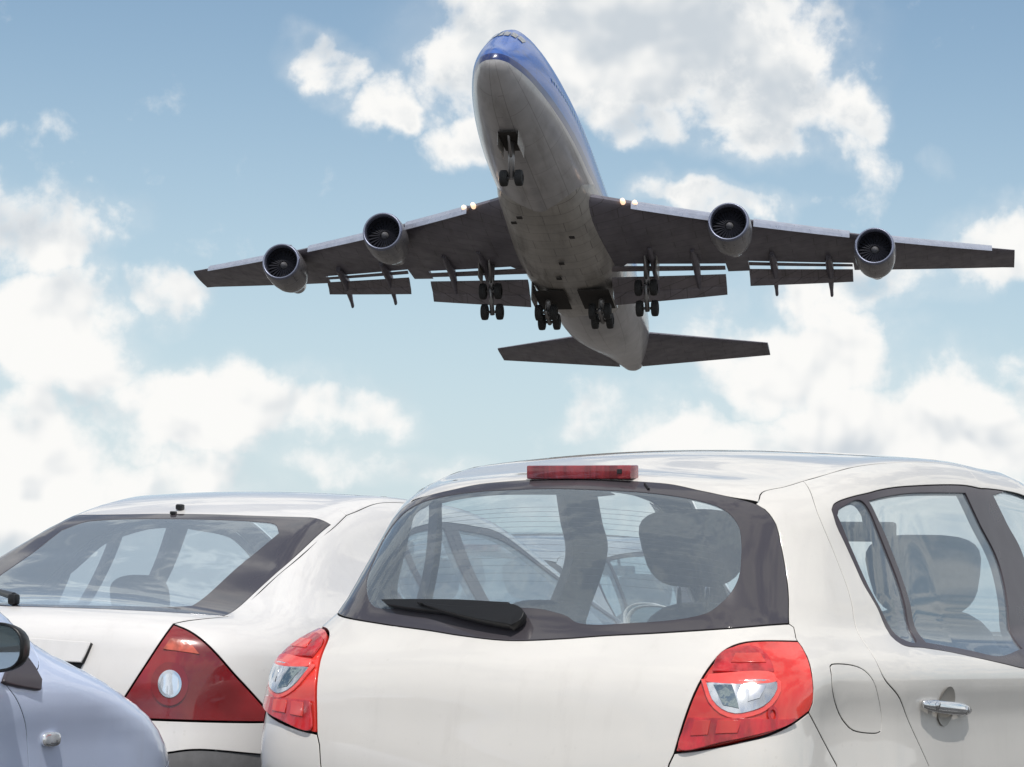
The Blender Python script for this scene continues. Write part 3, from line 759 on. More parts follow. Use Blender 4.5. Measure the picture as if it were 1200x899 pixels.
O_hatch = {
    'glassL': [(0.244, 0.598, 0.987), (0.302, 0.594, 1.055), (0.375, 0.596, 1.138), (0.451, 0.613, 1.199), (0.468, 0.582, 1.259), (0.484, 0.534, 1.310)],
    'glassR': [(0.341, -0.672, 0.992), (0.389, -0.647, 1.076), (0.416, -0.624, 1.141), (0.437, -0.601, 1.200), (0.452, -0.582, 1.244), (0.458, -0.547, 1.283), (0.453, -0.521, 1.298), (0.432, -0.457, 1.315), (0.423, -0.381, 1.329), (0.426, -0.288, 1.347), (0.418, -0.204, 1.353), (0.411, -0.081, 1.359), (0.413, 0.022, 1.361)],
    'glassB': [(0.341, -0.672, 0.992), (0.221, -0.576, 0.978), (0.170, -0.425, 0.963), (0.138, -0.262, 0.950), (0.120, -0.150, 0.939), (0.112, -0.080, 0.934)],
    'inner': [(0.261, 0.532, 1.055), (0.297, 0.553, 1.090), (0.341, 0.559, 1.145), (0.393, 0.561, 1.205), (0.408, 0.531, 1.252), (0.407, 0.476, 1.288), (0.398, 0.395, 1.308), (0.388, 0.296, 1.321), (0.375, 0.177, 1.327), (0.367, 0.009, 1.330), (0.373, -0.191, 1.324), (0.383, -0.310, 1.314), (0.389, -0.398, 1.299), (0.390, -0.454, 1.282), (0.386, -0.485, 1.262), (0.378, -0.509, 1.236), (0.360, -0.525, 1.203), (0.331, -0.539, 1.152), (0.305, -0.546, 1.108), (0.276, -0.541, 1.071), (0.250, -0.526, 1.043), (0.226, -0.502, 1.018), (0.208, -0.464, 1.005), (0.191, -0.402, 0.994), (0.171, -0.304, 0.985), (0.158, -0.219, 0.979), (0.157, -0.165, 0.984), (0.165, -0.136, 0.998), (0.169, -0.096, 1.008), (0.172, -0.044, 1.016), (0.173, 0.056, 1.016), (0.177, 0.187, 1.013), (0.190, 0.325, 1.010), (0.211, 0.466, 1.008), (0.228, 0.499, 1.023)],
    'tailR': [(0.341, -0.672, 0.992), (0.348, -0.682, 0.984), (0.322, -0.700, 0.957), (0.317, -0.707, 0.950)],
    'lightT': [(0.317, -0.707, 0.950), (0.271, -0.681, 0.950), (0.231, -0.649, 0.949), (0.203, -0.620, 0.945), (0.178, -0.597, 0.936), (0.150, -0.579, 0.919), (0.118, -0.569, 0.893), (0.085, -0.560, 0.860), (0.058, -0.549, 0.816), (0.040, -0.538, 0.767), (0.027, -0.526, 0.711), (0.020, -0.518, 0.672)],
    'lightB': [(0.020, -0.518, 0.672), (0.026, -0.572, 0.680), (0.036, -0.633, 0.693), (0.057, -0.684, 0.707), (0.091, -0.726, 0.720), (0.139, -0.754, 0.739), (0.188, -0.768, 0.757), (0.238, -0.775, 0.777)],
    'lightO': [(0.238, -0.775, 0.777), (0.252, -0.779, 0.800), (0.252, -0.780, 0.837), (0.259, -0.772, 0.873), (0.288, -0.746, 0.914), (0.308, -0.723, 0.937), (0.317, -0.707, 0.950)],
    'gapLow': [(0.020, -0.518, 0.672), (0.015, -0.507, 0.645)],
    'bump': [(0.238, -0.775, 0.777), (0.326, -0.777, 0.707), (0.392, -0.786, 0.644)],
    'spoil': [(0.464, -0.525, 1.303), (0.505, -0.515, 1.329), (0.586, -0.544, 1.349), (0.661, -0.561, 1.368)],
    'doorgap': [(0.661, -0.561, 1.368), (0.586, -0.637, 1.283), (0.593, -0.686, 1.171), (0.597, -0.726, 1.071), (0.566, -0.786, 0.943), (0.563, -0.833, 0.871), (0.653, -0.847, 0.808), (0.754, -0.848, 0.715), (0.842, -0.855, 0.631)],
    'frameO': [(0.640, -0.654, 1.290), (0.657, -0.651, 1.304), (0.691, -0.654, 1.317), (0.762, -0.662, 1.332), (0.859, -0.671, 1.348), (1.036, -0.672, 1.371), (1.229, -0.670, 1.386), (1.569, -0.668, 1.405), (1.777, -0.670, 1.406), (2.077, -0.670, 1.401)],
    'frameL': [(0.640, -0.654, 1.290), (0.635, -0.669, 1.254), (0.649, -0.688, 1.206), (0.661, -0.708, 1.158), (0.675, -0.731, 1.101), (0.696, -0.747, 1.064), (0.719, -0.760, 1.027), (0.730, -0.771, 0.992), (0.729, -0.788, 0.969), (0.746, -0.808, 0.949), (0.875, -0.821, 0.940), (1.064, -0.828, 0.929), (1.251, -0.839, 0.913), (1.443, -0.852, 0.896), (1.563, -0.857, 0.885)],
    'winA': [(0.655, -0.665, 1.277), (0.672, -0.662, 1.294), (0.701, -0.664, 1.304), (0.800, -0.676, 1.320), (0.860, -0.714, 1.205), (0.892, -0.749, 1.093), (0.875, -0.801, 0.959), (0.797, -0.799, 0.960), (0.769, -0.786, 0.973), (0.753, -0.768, 1.006), (0.702, -0.740, 1.089), (0.676, -0.701, 1.185)],
    'winB': [(0.833, -0.679, 1.324), (0.983, -0.681, 1.345), (1.145, -0.679, 1.361), (1.342, -0.678, 1.372), (1.562, -0.676, 1.382), (1.626, -0.695, 1.301), (1.721, -0.725, 1.181), (1.801, -0.769, 1.014)],
    'winBL': [(0.833, -0.679, 1.324), (0.893, -0.712, 1.215), (0.929, -0.749, 1.094), (0.935, -0.805, 0.955)],
    'winBb': [(0.935, -0.805, 0.955), (1.193, -0.816, 0.938), (1.414, -0.834, 0.920), (1.579, -0.849, 0.904)],
    'winC': [(1.790, -0.676, 1.389), (1.859, -0.695, 1.311), (1.946, -0.719, 1.213)],
    'pillar': [(1.700, -0.669, 1.407), (1.845, -0.753, 1.089)],
    'fuel': [(0.346, -0.783, 0.889), (0.357, -0.783, 0.894), (0.450, -0.801, 0.892), (0.491, -0.814, 0.880), (0.522, -0.825, 0.856), (0.551, -0.827, 0.817), (0.584, -0.825, 0.759), (0.581, -0.824, 0.726), (0.567, -0.820, 0.722), (0.467, -0.797, 0.730), (0.434, -0.790, 0.747), (0.398, -0.786, 0.775), (0.343, -0.791, 0.837)],
    'handle': [(0.762, -0.855, 0.799), (0.939, -0.854, 0.783), (1.141, -0.845, 0.764)],
    'recess': [(0.905, -0.863, 0.828), (0.984, -0.849, 0.728), (0.854, -0.855, 0.786), (1.033, -0.849, 0.772)],
    'brake': [(0.740, 0.308, 1.413), (0.655, -0.088, 1.402), (0.418, -0.203, 1.353), (0.421, 0.133, 1.360)],
    'Lup': [(0.092, -0.584, 0.865), (0.122, -0.578, 0.896), (0.147, -0.589, 0.915), (0.168, -0.614, 0.924), (0.189, -0.650, 0.925), (0.183, -0.681, 0.909), (0.164, -0.706, 0.885), (0.152, -0.716, 0.869)],
    'Lband': [(0.086, -0.578, 0.858), (0.147, -0.718, 0.863), (0.142, -0.728, 0.847), (0.075, -0.574, 0.842)],
    'Llow': [(0.073, -0.578, 0.838), (0.140, -0.729, 0.843), (0.123, -0.728, 0.814), (0.099, -0.713, 0.789), (0.076, -0.685, 0.774), (0.062, -0.660, 0.769), (0.056, -0.629, 0.778), (0.058, -0.602, 0.800)],
    'Ldark': [(0.039, -0.548, 0.757), (0.069, -0.680, 0.760), (0.144, -0.753, 0.761), (0.175, -0.764, 0.763), (0.134, -0.752, 0.743), (0.082, -0.715, 0.724), (0.041, -0.644, 0.703), (0.023, -0.533, 0.682)],
    'sq1': [(0.039, -0.567, 0.749), (0.044, -0.605, 0.751), (0.036, -0.603, 0.718), (0.031, -0.562, 0.714)],
    'sq2': [(0.047, -0.624, 0.752), (0.064, -0.673, 0.753), (0.055, -0.669, 0.725), (0.040, -0.622, 0.721)],
    'up2': [(0.144, -0.619, 0.905), (0.171, -0.670, 0.907), (0.155, -0.692, 0.887), (0.119, -0.621, 0.885)],
    'cl1': [(0.073, -0.599, 0.832), (0.083, -0.640, 0.834), (0.068, -0.666, 0.782), (0.059, -0.631, 0.788)],
    'cl2': [(0.100, -0.682, 0.835), (0.118, -0.709, 0.836), (0.098, -0.703, 0.807), (0.082, -0.682, 0.798)],
    'wiper': [(0.206, 0.431, 1.011), (0.171, 0.030, 1.014), (0.161, -0.006, 0.998), (0.144, -0.027, 0.972), (0.124, -0.014, 0.947), (0.133, 0.108, 0.955), (0.163, 0.281, 0.978), (0.195, 0.407, 1.000)],
    'crease': [(0.064, 0.520, 0.834), (0.036, -0.052, 0.841), (0.075, -0.509, 0.856)],
    'tick': [(0.410, -0.226, 1.346), (0.390, -0.249, 1.330)],
}
P_saloon = {'sz':[0.25,0.45,0.7,0.85,0.95,1.02,1.15,1.38],'sv':[0.84,0.885,0.905,0.89931,0.86024,0.8022,0.72025,0.61937],'wx':[0.0,0.3,0.8,1.4,3.6,4.7],'wv':[0.10162,0.02528,0.0,0.0,0.0,0.09],'gx':[0.3,1.0,1.8,2.6,3.8],'gv':[0.0991,0.05486,0.0,0.01,0.05],'rz':[0.3,0.46,0.6,0.8,0.94,1.0,1.2],'rv':[0.05,0.00182,0.02775,0.05,0.09574,0.14027,0.5],'cz':[0.4,0.7,0.95,1.2],'cv':[0.18223,0.20638,0.24135,0.25],'hx':[0.1,0.3,0.45,0.85,1.25,1.6,2.1,2.6,3.2,3.8,4.4,4.7],'hv':[0.97075,0.99454,1.01928,1.18266,1.36245,1.44365,1.455,1.41756,1.22,0.97,0.84,0.68],'kx':[0.0,0.5,1.2,2.6,3.4,4.7],'kv':[0.04645,0.1063,0.0872,0.05554,0.14,0.1],'fz':[0.2,0.5,0.8,1.2],'fv':[4.65,4.73,4.68,4.4],'fc':0.4,'kst':0.1,'krt':0.08,'krs':[0.3,0.25,0.15],'kfs':0.2}
POSE_saloon = [-1.7431, 9.548, 0.4527]
O_saloon = {
    'glass': [(0.417, -0.669, 0.968), (0.632, -0.629, 1.040), (0.806, -0.626, 1.121), (1.008, -0.617, 1.209), (1.266, -0.593, 1.314)],
    'glassT': [(1.266, -0.593, 1.314), (1.207, -0.508, 1.325), (1.209, -0.397, 1.334), (1.209, -0.268, 1.342), (1.205, -0.121, 1.345), (1.205, 0.038, 1.346), (1.186, 0.262, 1.333), (1.152, 0.402, 1.310), (1.103, 0.480, 1.281), (0.983, 0.522, 1.218), (0.846, 0.583, 1.145)],
    'glassB': [(0.417, -0.669, 0.968), (0.339, -0.532, 0.974), (0.229, -0.317, 0.976), (0.192, -0.158, 0.975)],
    'inR': [(0.499, -0.459, 1.010), (0.823, -0.455, 1.149), (1.085, -0.473, 1.274)],
    'inT': [(1.085, -0.473, 1.274), (1.143, -0.412, 1.305), (1.160, -0.335, 1.318), (1.155, -0.153, 1.324), (1.150, 0.002, 1.324)],
    'inB': [(0.499, -0.459, 1.010), (0.438, -0.467, 0.994), (0.315, -0.259, 0.991), (0.259, -0.111, 0.988)],
    'gap': [(0.426, -0.682, 0.967), (0.660, -0.646, 1.049), (0.844, -0.638, 1.135), (1.078, -0.622, 1.233), (1.265, -0.603, 1.306), (1.398, -0.584, 1.353)],
    'roofT': [(1.398, -0.584, 1.353), (1.414, -0.430, 1.394), (1.450, -0.202, 1.414), (1.462, 0.042, 1.419), (1.473, 0.185, 1.419)],
    'ditch': [(1.398, -0.584, 1.353), (1.474, -0.582, 1.370), (1.661, -0.570, 1.410), (1.920, -0.538, 1.439)],
    'deck': [(0.426, -0.682, 0.967), (0.320, -0.653, 0.957), (0.249, -0.614, 0.946), (0.216, -0.595, 0.937)],
    'lightL': [(0.216, -0.595, 0.937), (0.128, -0.566, 0.825), (0.091, -0.508, 0.710), (0.072, -0.457, 0.618)],
    'lightB': [(0.072, -0.457, 0.618), (0.104, -0.597, 0.618), (0.210, -0.769, 0.616), (0.368, -0.872, 0.615)],
    'lightR': [(0.368, -0.872, 0.615), (0.376, -0.876, 0.658), (0.304, -0.840, 0.731), (0.268, -0.810, 0.776), (0.236, -0.761, 0.839), (0.222, -0.717, 0.881), (0.218, -0.658, 0.916), (0.216, -0.595, 0.937)],
    'lamp': [(0.136, -0.645, 0.737)],
    'lampr': [(0.154, -0.680, 0.738), (0.141, -0.640, 0.776)],
    'orange': [(0.145, -0.601, 0.849), (0.169, -0.617, 0.889), (0.193, -0.676, 0.879), (0.200, -0.717, 0.835)],
    'bumpB': [(0.111, -0.661, 0.503), (0.310, -0.846, 0.499)],
    'garn': [(0.067, -0.070, 0.867), (0.097, -0.370, 0.867), (0.077, -0.346, 0.801), (0.054, -0.081, 0.813)],
    'rec': [(0.061, -0.216, 0.803), (0.076, -0.347, 0.798), (0.067, -0.335, 0.761), (0.054, -0.223, 0.766)],
    'ant': [(1.242, 0.051, 1.360)],
    'wip': [(0.213, 0.034, 0.982), (0.462, 0.278, 1.014)],
}
P_blue = {'sz':[0.2,0.4,0.62,0.78,0.88,0.95,1.1,1.38],'sv':[0.78,0.82,0.835,0.84518,0.7935,0.78195,0.7,0.58],'wx':[0.0,0.4,1.0,2.6,3.0,3.4,3.65,3.85],'wv':[0.06,0.02,0.0,0.0,0.02245,0.02605,0.09062,0.20134],'gx':[0.3,0.9,1.6,2.2,2.8],'gv':[0.09,0.02,0.0,0.01,0.04],'rz':[0.3,0.55,0.72,0.86,0.96,1.2,1.38,1.5],'rv':[0.05,0.0,0.04,0.08,0.14,0.27,0.38,0.46],'cz':[0.4,0.7,1.0,1.35],'cv':[0.2,0.25,0.3,0.35],'hx':[0.3,0.5,0.9,1.4,1.8,2.1,2.6,2.75,3.1,3.4,3.65,3.85],'hv':[1.36,1.39,1.42,1.44,1.42,1.33,1.04577,0.96955,0.88695,0.79909,0.75273,0.61949],'kx':[0.0,1.0,2.0,2.7,3.2,4.0],'kv':[0.1,0.07,0.1,0.08684,0.18039,0.18],'fz':[0.2,0.45,0.65,0.8,1.2],'fv':[3.75,3.85605,3.78769,3.65635,3.2],'fc':0.45191,'kst':0.1,'krt':0.08,'krs':[0.3,0.22,0.15],'kfs':0.22}
POSE_blue = [-3.0484, 5.2666, 0.4118]
O_blue = {
    'sail': [(2.487, -0.847, 0.788), (2.547, -0.826, 0.824), (2.647, -0.805, 0.849), (2.662, -0.823, 0.819), (2.670, -0.838, 0.791), (2.656, -0.845, 0.769), (2.557, -0.847, 0.779), (2.487, -0.847, 0.788)],
    'gap': [(2.492, -0.849, 0.782), (2.514, -0.850, 0.775), (2.539, -0.853, 0.755), (2.575, -0.851, 0.720), (2.619, -0.840, 0.666), (2.655, -0.829, 0.568)],
    'lamp': [(2.703, -0.831, 0.639), (2.739, -0.831, 0.651), (2.786, -0.826, 0.637), (2.748, -0.827, 0.622)],
    'crease': [(2.639, -0.846, 0.769), (2.825, -0.835, 0.706), (3.031, -0.815, 0.648), (3.212, -0.816, 0.591)],
}

def surf(c, p, off=0.0):
    X = c.wr.to3(c.wr.to2([p])); N = grad(c.F, X); return Vector((X + N * off)[0]), Vector(N[0])
def full(half): return half + rev(mir(half))[1:]
def rear_hatch(c, O, g, body, wse, wtop, cant):
    F, wr, tc, root, sp, tp = c.F, c.wr, c.tc, c.root, c.sp, c.tp
    gR, gB = list(O['glassR']), list(O['glassB'])
    gRc = gR[:-1] if abs(gR[-1][1]) > .03 else gR[:-1]
    ctr = tuple(wr.to3(wr.to2([(.411, 0, gR[-2][2] + .003)]))[0]); cb = tuple(wr.to3(wr.to2([(.11, 0, gB[-1][2] - .004)]))[0])
    topc = gRc + [ctr] + rev(mir(gRc)); botc = gB[:-1] + [cb] + rev(mir(gB[:-1]))
    top_arc = [p for p in topc]                      # right bottom corner over the top to the left bottom corner
    inner = O['inner']
    # rear window: black printed border round clear glass
    rw = panel('rear_window_border', wr, [top_arc, rev(botc)], [M['frit'], M['lining']], root, holes=[[inner]], hole_curve=True, th=.006, gap=.003, sp=.01)
    panel('rear_window', wr, [inner], [g.get('glass', M['glass'])], rw, th=0, off=-.002, gap=-.004, closed_curve=True, h=.04)
    # roof with spoiler
    sR = list(O['spoil']); up = [p for p in gR if p[2] > sR[0][2] + .004]
    roofR = [sR[0]] + up[:-1] + [ctr]
    roofR = rev(roofR)
    half = [roofR, sR, [sR[-1]] + cant[1:], rev(wtop)[2:][::-1]]
    panel('roof', tc, [rev(mir(roofR))[:-1] + roofR, sR, [sR[-1]] + cant[1:], wtop, rev([mir([sR[-1]])[0]] + mir(cant[1:])), rev(mir(sR))], body, root, h=.04)
    # tailgate below the glass
    gl = list(O['gapLow']); zt = g['ztail']
    down = gl + [tuple(wr.to3(wr.to2([(0, gl[-1][1] + .01, zt + .05)]))[0]), tuple(wr.to3(wr.to2([(0, gl[-1][1] + .03, zt)]))[0])]
    bot = [down[-1], tuple(wr.to3(wr.to2([(0, 0, zt)]))[0]), mir([down[-1]])[0]]
    panel('tailgate', wr, [botc, mir(O['tailR']), mir(O['lightT']), mir(down), rev(bot), rev(down), rev(O['lightT']), rev(O['tailR'])], body, root, h=.028)
    # tail lights
    hl_ = panel('tail_light', wr, [O['lightT'], O['lightB'], O['lightO']], [M['red'], M['lining']], root, both=True, th=.03, off=.001, gap=.004, h=.018, sp=.008, bulge=.008)
    for k, m in (('Ldark', 'reddark'), ('Lup', 'reddark'), ('Lband', 'redband'), ('Llow', 'clear')):
        if k in O:
            ps = panel({'Llow': 'reversing_lens', 'Lup': 'brake_lens', 'Lband': 'lens_bar', 'Ldark': 'lower_lens'}[k], wr, [O[k] + [O[k][0]]] if k in ('Lband', 'Ldark', 'Llow', 'Lup') else [O[k]], [M[m]], None, both=True, th=.008, off={'Lband': .0150, 'Llow': .0145}.get(k, .0130), gap=.001, h=.018, sp=.01)
            for a_, b_2 in zip(ps, hl_): a_.parent = b_2
    if 'Llow' in O:
        L_ = [tuple(p) for p in O['Llow']]
        ps = panel('lens_ring', wr, [L_ + [L_[0]]], [M['redband']], None, both=True, th=.006, off=.0120, gap=-.007, h=.03, sp=.01)
        for a_, b_2 in zip(ps, hl_): a_.parent = b_2
    for k, nm, m, of in (('sq1', 'lens_prism', 'red', .0160), ('sq2', 'lens_prism', 'red', .0160), ('up2', 'lens_prism', 'red', .0160), ('cl1', 'reflector_facet', 'greyglass', .0165), ('cl2', 'reflector_facet', 'chrome', .0165)):
        if k in O:
            o4 = [tuple(p) for p in O[k]]
            for a_, b_2 in zip(panel(nm, wr, [[o4[n_], o4[(n_ + 1) % 4]] for n_ in range(4)], [M[m]], None, both=True, th=.003, off=of, gap=0, h=.02, sp=.01), hl_): a_.parent = b_2
    n_ = 20; V = []
    for r_ in (.0105, .018):
        for j in range(n_):
            q = surf(c, (.1, -.742 + math.cos(2 * PI * j / n_) * r_, .772 + math.sin(2 * PI * j / n_) * r_ * 1.15), .0125)[0]; V.append(tuple(q))
    for sd_, par in ((1, hl_[0]), (-1, hl_[1])):
        Fc = [(j, (j + 1) % n_, n_ + (j + 1) % n_, n_ + j) for j in range(n_)]
        mesh_obj('reflector_ring', [(v[0], v[1] * sd_, v[2]) for v in V], Fc if sd_ < 0 else [tuple(reversed(f)) for f in Fc], M['reddark'], par)
    # bumper
    arcR = [sp(p[0], p[2]) for p in arc(g['xr'], g['r'], g['r'] + .035, 0, 180, 0, 18)]
    bp = list(O['bump']); end = bp[-1]
    rr = [p for p in arcR if p[0] < g['xr'] and p[2] < end[2] - .02 and p[0] < end[0] + .02] + [sp(g['xr'] - g['r'] - .055, g['sill'])]
    rear_low = [rr[-1], tuple(wr.to3(wr.to2([(0, -.5, g['sill'])]))[0]), tuple(wr.to3(wr.to2([(0, 0, g['sill'])]))[0])]
    rlow = rear_low + rev(mir(rear_low))[1:]
    panel('rear_bumper', wr, [rev(O['lightB']) + [] , down, bot, rev(mir(down)), mir(O['lightB']), mir(bp), mir([end] + rr), rev(rlow), rev([end] + rr), rev(bp)], body, root)
    # quarter panels: from spoiler seam down between window edge, lamp and door gap
    dg = list(O['doorgap']); dge = dg[-1]
    ar_top = [g['pa']] + [p for p in arcR if p[0] < g['pa'][0] - .012 and p[0] > rr[0][0] + .004 and p[2] > rr[0][2] - .03] + [rr[0]]
    edge = [sR[0]] + [p for p in rev(gR) if p[2] < sR[0][2] - .004 and p[1] < -.5]
    hole = [[O['fuel'] + [O['fuel'][0]]]] if 'fuel' in O else []
    q1 = [edge, O['tailR'], rev(O['lightO']), bp, [end] + rev(ar_top) + [dge], rev(dg), rev(sR)]
    panel('quarter_panel', wr, q1, body, root, holes=hole, h=.03)
    panel('quarter_panel', wr, q1, body, root, mirror=True, h=.03)
    if hole: panel('fuel_flap', wr, hole[0], body, root, gap=.0018, off=.0008, sp=.01)
def win_holes(O, c):
    a = O['winA']; b, bl, bb = O['winB'], O['winBL'], O['winBb']
    brx = b[-1]; fr = c.sp(1.86, .925)
    P = c.P; H = c.H; sp = c.sp
    hb = [[b[:5], b[4:], [b[-1], sp(1.64, .935)], [sp(1.64, .935)] + rev(bb[:-1]) , rev(bl)]]
    h = [[a + [a[0]]], [b[:5], [b[4], b[5], b[6], sp(1.66, .94)], [sp(1.66, .94), bb[2], bb[1], bb[0]], rev(bl)]]
    x0 = O['winC'][0]
    h.append([[x0, sp(2.1, float(H(2.1)) - .09), sp(2.35, float(H(2.35)) - .13), sp(2.6, float(H(2.6)) - .145), sp(2.84, float(H(2.84)) - .15)], [sp(2.84, float(H(2.84)) - .15), sp(2.86, .955), sp(2.4, .925), sp(1.90, .915)], [sp(1.90, .915), O['winC'][2], O['winC'][1], x0]])
    return h
G_hatch = dict(L=3.986, xr=.59, xf=3.165, r=.265, sill=.24, xB=1.70, wst=2.22, wsb=3.02, yt=.57, yb=.68,
    cant=[(.80, -.588), (1.1, -.602), (1.5, -.605), (1.9, -.60), (2.1, -.585)],
    ftop=[(2.3, .105), (2.5, .125), (2.75, .13), (2.93, .12)], tip=(2.97, .93), belt=[(1.9, .882), (2.4, .885), (2.8, .90)],
    fgap=[(3.0, .93), (2.86, .86), (2.70, .72), (2.66, .55), (2.70, .40), (2.76, .27)], nose=(3.66, -.62, .80), blamp=(3.66, .62), yhl=.42,
    holes=win_holes, rear=rear_hatch, ztail=.50, track=.76, xs=2.1, hrz=(1.225, 1.15), hry=1.06, hrw=.35, hrh=.25, xr0=1.0, rhz=.985, mz=1.30)
hatch = Car('hatchback_car', P_hatch, POSE_hatch, .9, 3.0)
build_car(hatch, O_hatch, G_hatch, M['white'])
tag(hatch.root, 'white five door hatchback in front with black rear wiper and orange red tail lights', 'car', 'parked cars')
HR = hatch.root
def surf(c, p, off=0.0):
    X = c.wr.to3(c.wr.to2([p])); N = grad(c.F, X); return Vector((X + N * off)[0]), Vector(N[0])
V, Fc = [], []
for k in range(13):
    z_ = 1.035 + k * .0225; inn = np.array(O_hatch['inner']); sel = inn[np.abs(inn[:, 2] - z_) < .03]
    ya, yb_ = sel[:, 1].min() + .03, sel[:, 1].max() - .03; n_ = 24; q2 = hatch.wr.to2([(.30, ya + (yb_ - ya) * j / n_, z_) for j in range(n_ + 1)])
    a_ = hatch.wr.to3(q2); N_ = grad(hatch.F, a_); a_ = a_ - N_ * .004; b0 = len(V)
    for p in a_: V += [tuple(p + np.array([0, 0, .0004])), tuple(p - np.array([0, 0, .0004]))]
    Fc += [(b0 + 2 * j, b0 + 2 * j + 1, b0 + 2 * j + 3, b0 + 2 * j + 2) for j in range(n_)]
hw = mesh_obj('heater_wires', V, Fc, M['trim'], HR); hw['kind'] = 'stuff'
# high brake light on the spoiler lip
bm = bmesh.new()
pc = Vector((.422, -.030, 1.378)); 
add_box(bm, pc, (.05, .312, .036), Matrix.Rotation(R(-4), 3, 'Y'), .004)
bl_ = bm_obj('high_brake_light', bm, M['redbrake'], HR, angle=40)
bm = bmesh.new(); add_box(bm, pc + Vector((-.0265, -.125, .0)), (.004, .014, .012), None, .001); bm_obj('lamp_screw', bm, M['rubber'], bl_)
bm = bmesh.new(); t0, n0 = surf(hatch, (.405, -.226, 1.346), .002); t1, n1 = surf(hatch, (.388, -.246, 1.330), .002); add_tube(bm, t0, t1, .0035); bm_obj('washer_nozzle', bm, M['wiperblack'], HR)
# rear wiper
wp = O_hatch['wiper']
panel('wiper_blade', hatch.wr, [[(.212, .436, 1.014), (.205, .33, 1.014), (.19, .18, 1.016), (.178, .03, 1.014)], [(.178, .03, 1.014), (.165, .04, .985)], [(.165, .04, .985), (.17, .17, .983), (.19, .33, .993), (.203, .41, 1.003)], [(.203, .41, 1.003), (.212, .436, 1.014)]], [M['wiperblack'], M['wiperblack']], HR, th=.018, off=.024, gap=0, h=.02, sp=.012)
panel('wiper_arm', hatch.wr, [[(.190, .30, 1.0), (.172, .12, .992), (.166, .030, 1.006), (.160, -.006, 1.002), (.152, -.030, .985), (.140, -.028, .962), (.124, -.010, .947)], [(.124, -.010, .950), (.136, .06, .957), (.160, .2, .982), (.19, .30, 1.003)]], [M['wiperblack'], M['wiperblack']], HR, th=.022, off=.036, gap=0, h=.02, sp=.012, bulge=.010)
cushion('wiper_hub', surf(hatch, (.125, 0.0, .975), .022)[0], (.04, .04, .042), M['wiperblack'], HR, 3.2)
# door handles (right and left)
def handle(c, cx, cz, parent, mbar):
    for sd_ in (-1, 1):
        X, N = surf(c, (cx, -.85, cz)); fx = lambda v: Vector((v[0], v[1] * (1 if sd_ < 0 else -1), v[2]))
        # cup: dark oval recess ring + dished floor
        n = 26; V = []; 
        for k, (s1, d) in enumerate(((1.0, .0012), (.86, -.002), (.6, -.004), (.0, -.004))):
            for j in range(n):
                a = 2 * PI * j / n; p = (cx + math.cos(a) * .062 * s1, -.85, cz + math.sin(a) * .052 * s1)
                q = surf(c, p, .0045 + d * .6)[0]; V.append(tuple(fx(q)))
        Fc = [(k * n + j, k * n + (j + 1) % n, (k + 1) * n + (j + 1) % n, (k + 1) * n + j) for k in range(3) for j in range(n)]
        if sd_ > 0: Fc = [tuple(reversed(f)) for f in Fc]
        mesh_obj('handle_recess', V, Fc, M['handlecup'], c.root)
        rings = []
        for k in range(13):
            u = -1 + 2 * k / 12; p = (cx + u * .180, -.85, cz - .010 * u); q, N = surf(c, p, .019 - .009 * abs(u) ** 3)
            hh = .0175 * (1 - .45 * abs(u) ** 4); dd = .009 * (1 - .3 * abs(u) ** 4); up = Vector((0, 0, 1)); rg = []
            for j in range(14):
                a = 2 * PI * j / 14; rg.append(tuple(fx(q + up * math.sin(a) * hh + N * math.cos(a) * dd)))
            rings.append(rg if sd_ < 0 else rg[::-1])
        V, Fc = ring_loft(rings); mesh_obj('door_handle', V, Fc, mbar, c.root)
        for u in (-.115, .115):
            bm = bmesh.new(); q, N = surf(c, (cx + u, -.85, cz - .006 * u / .088), .0); add_tube(bm, fx(q), fx(q + N * .026), .012); bm_obj('handle_mount', bm, mbar, c.root, True)
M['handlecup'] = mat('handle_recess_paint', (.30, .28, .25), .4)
handle(hatch, .95, .785, HR, M['chrome'])
handle(hatch, 1.93, .80, HR, M['chrome'])
door_mirror(hatch, 2.80, .98, .95, M['white'], M['greyglass'])
bm = bmesh.new(); add_box(bm, (.002, 0, .38), (.02, .50, .11), Matrix.Rotation(R(-4), 3, 'Y'), .004)
bm_obj('number_plate', bm, M['plastic'], HR)

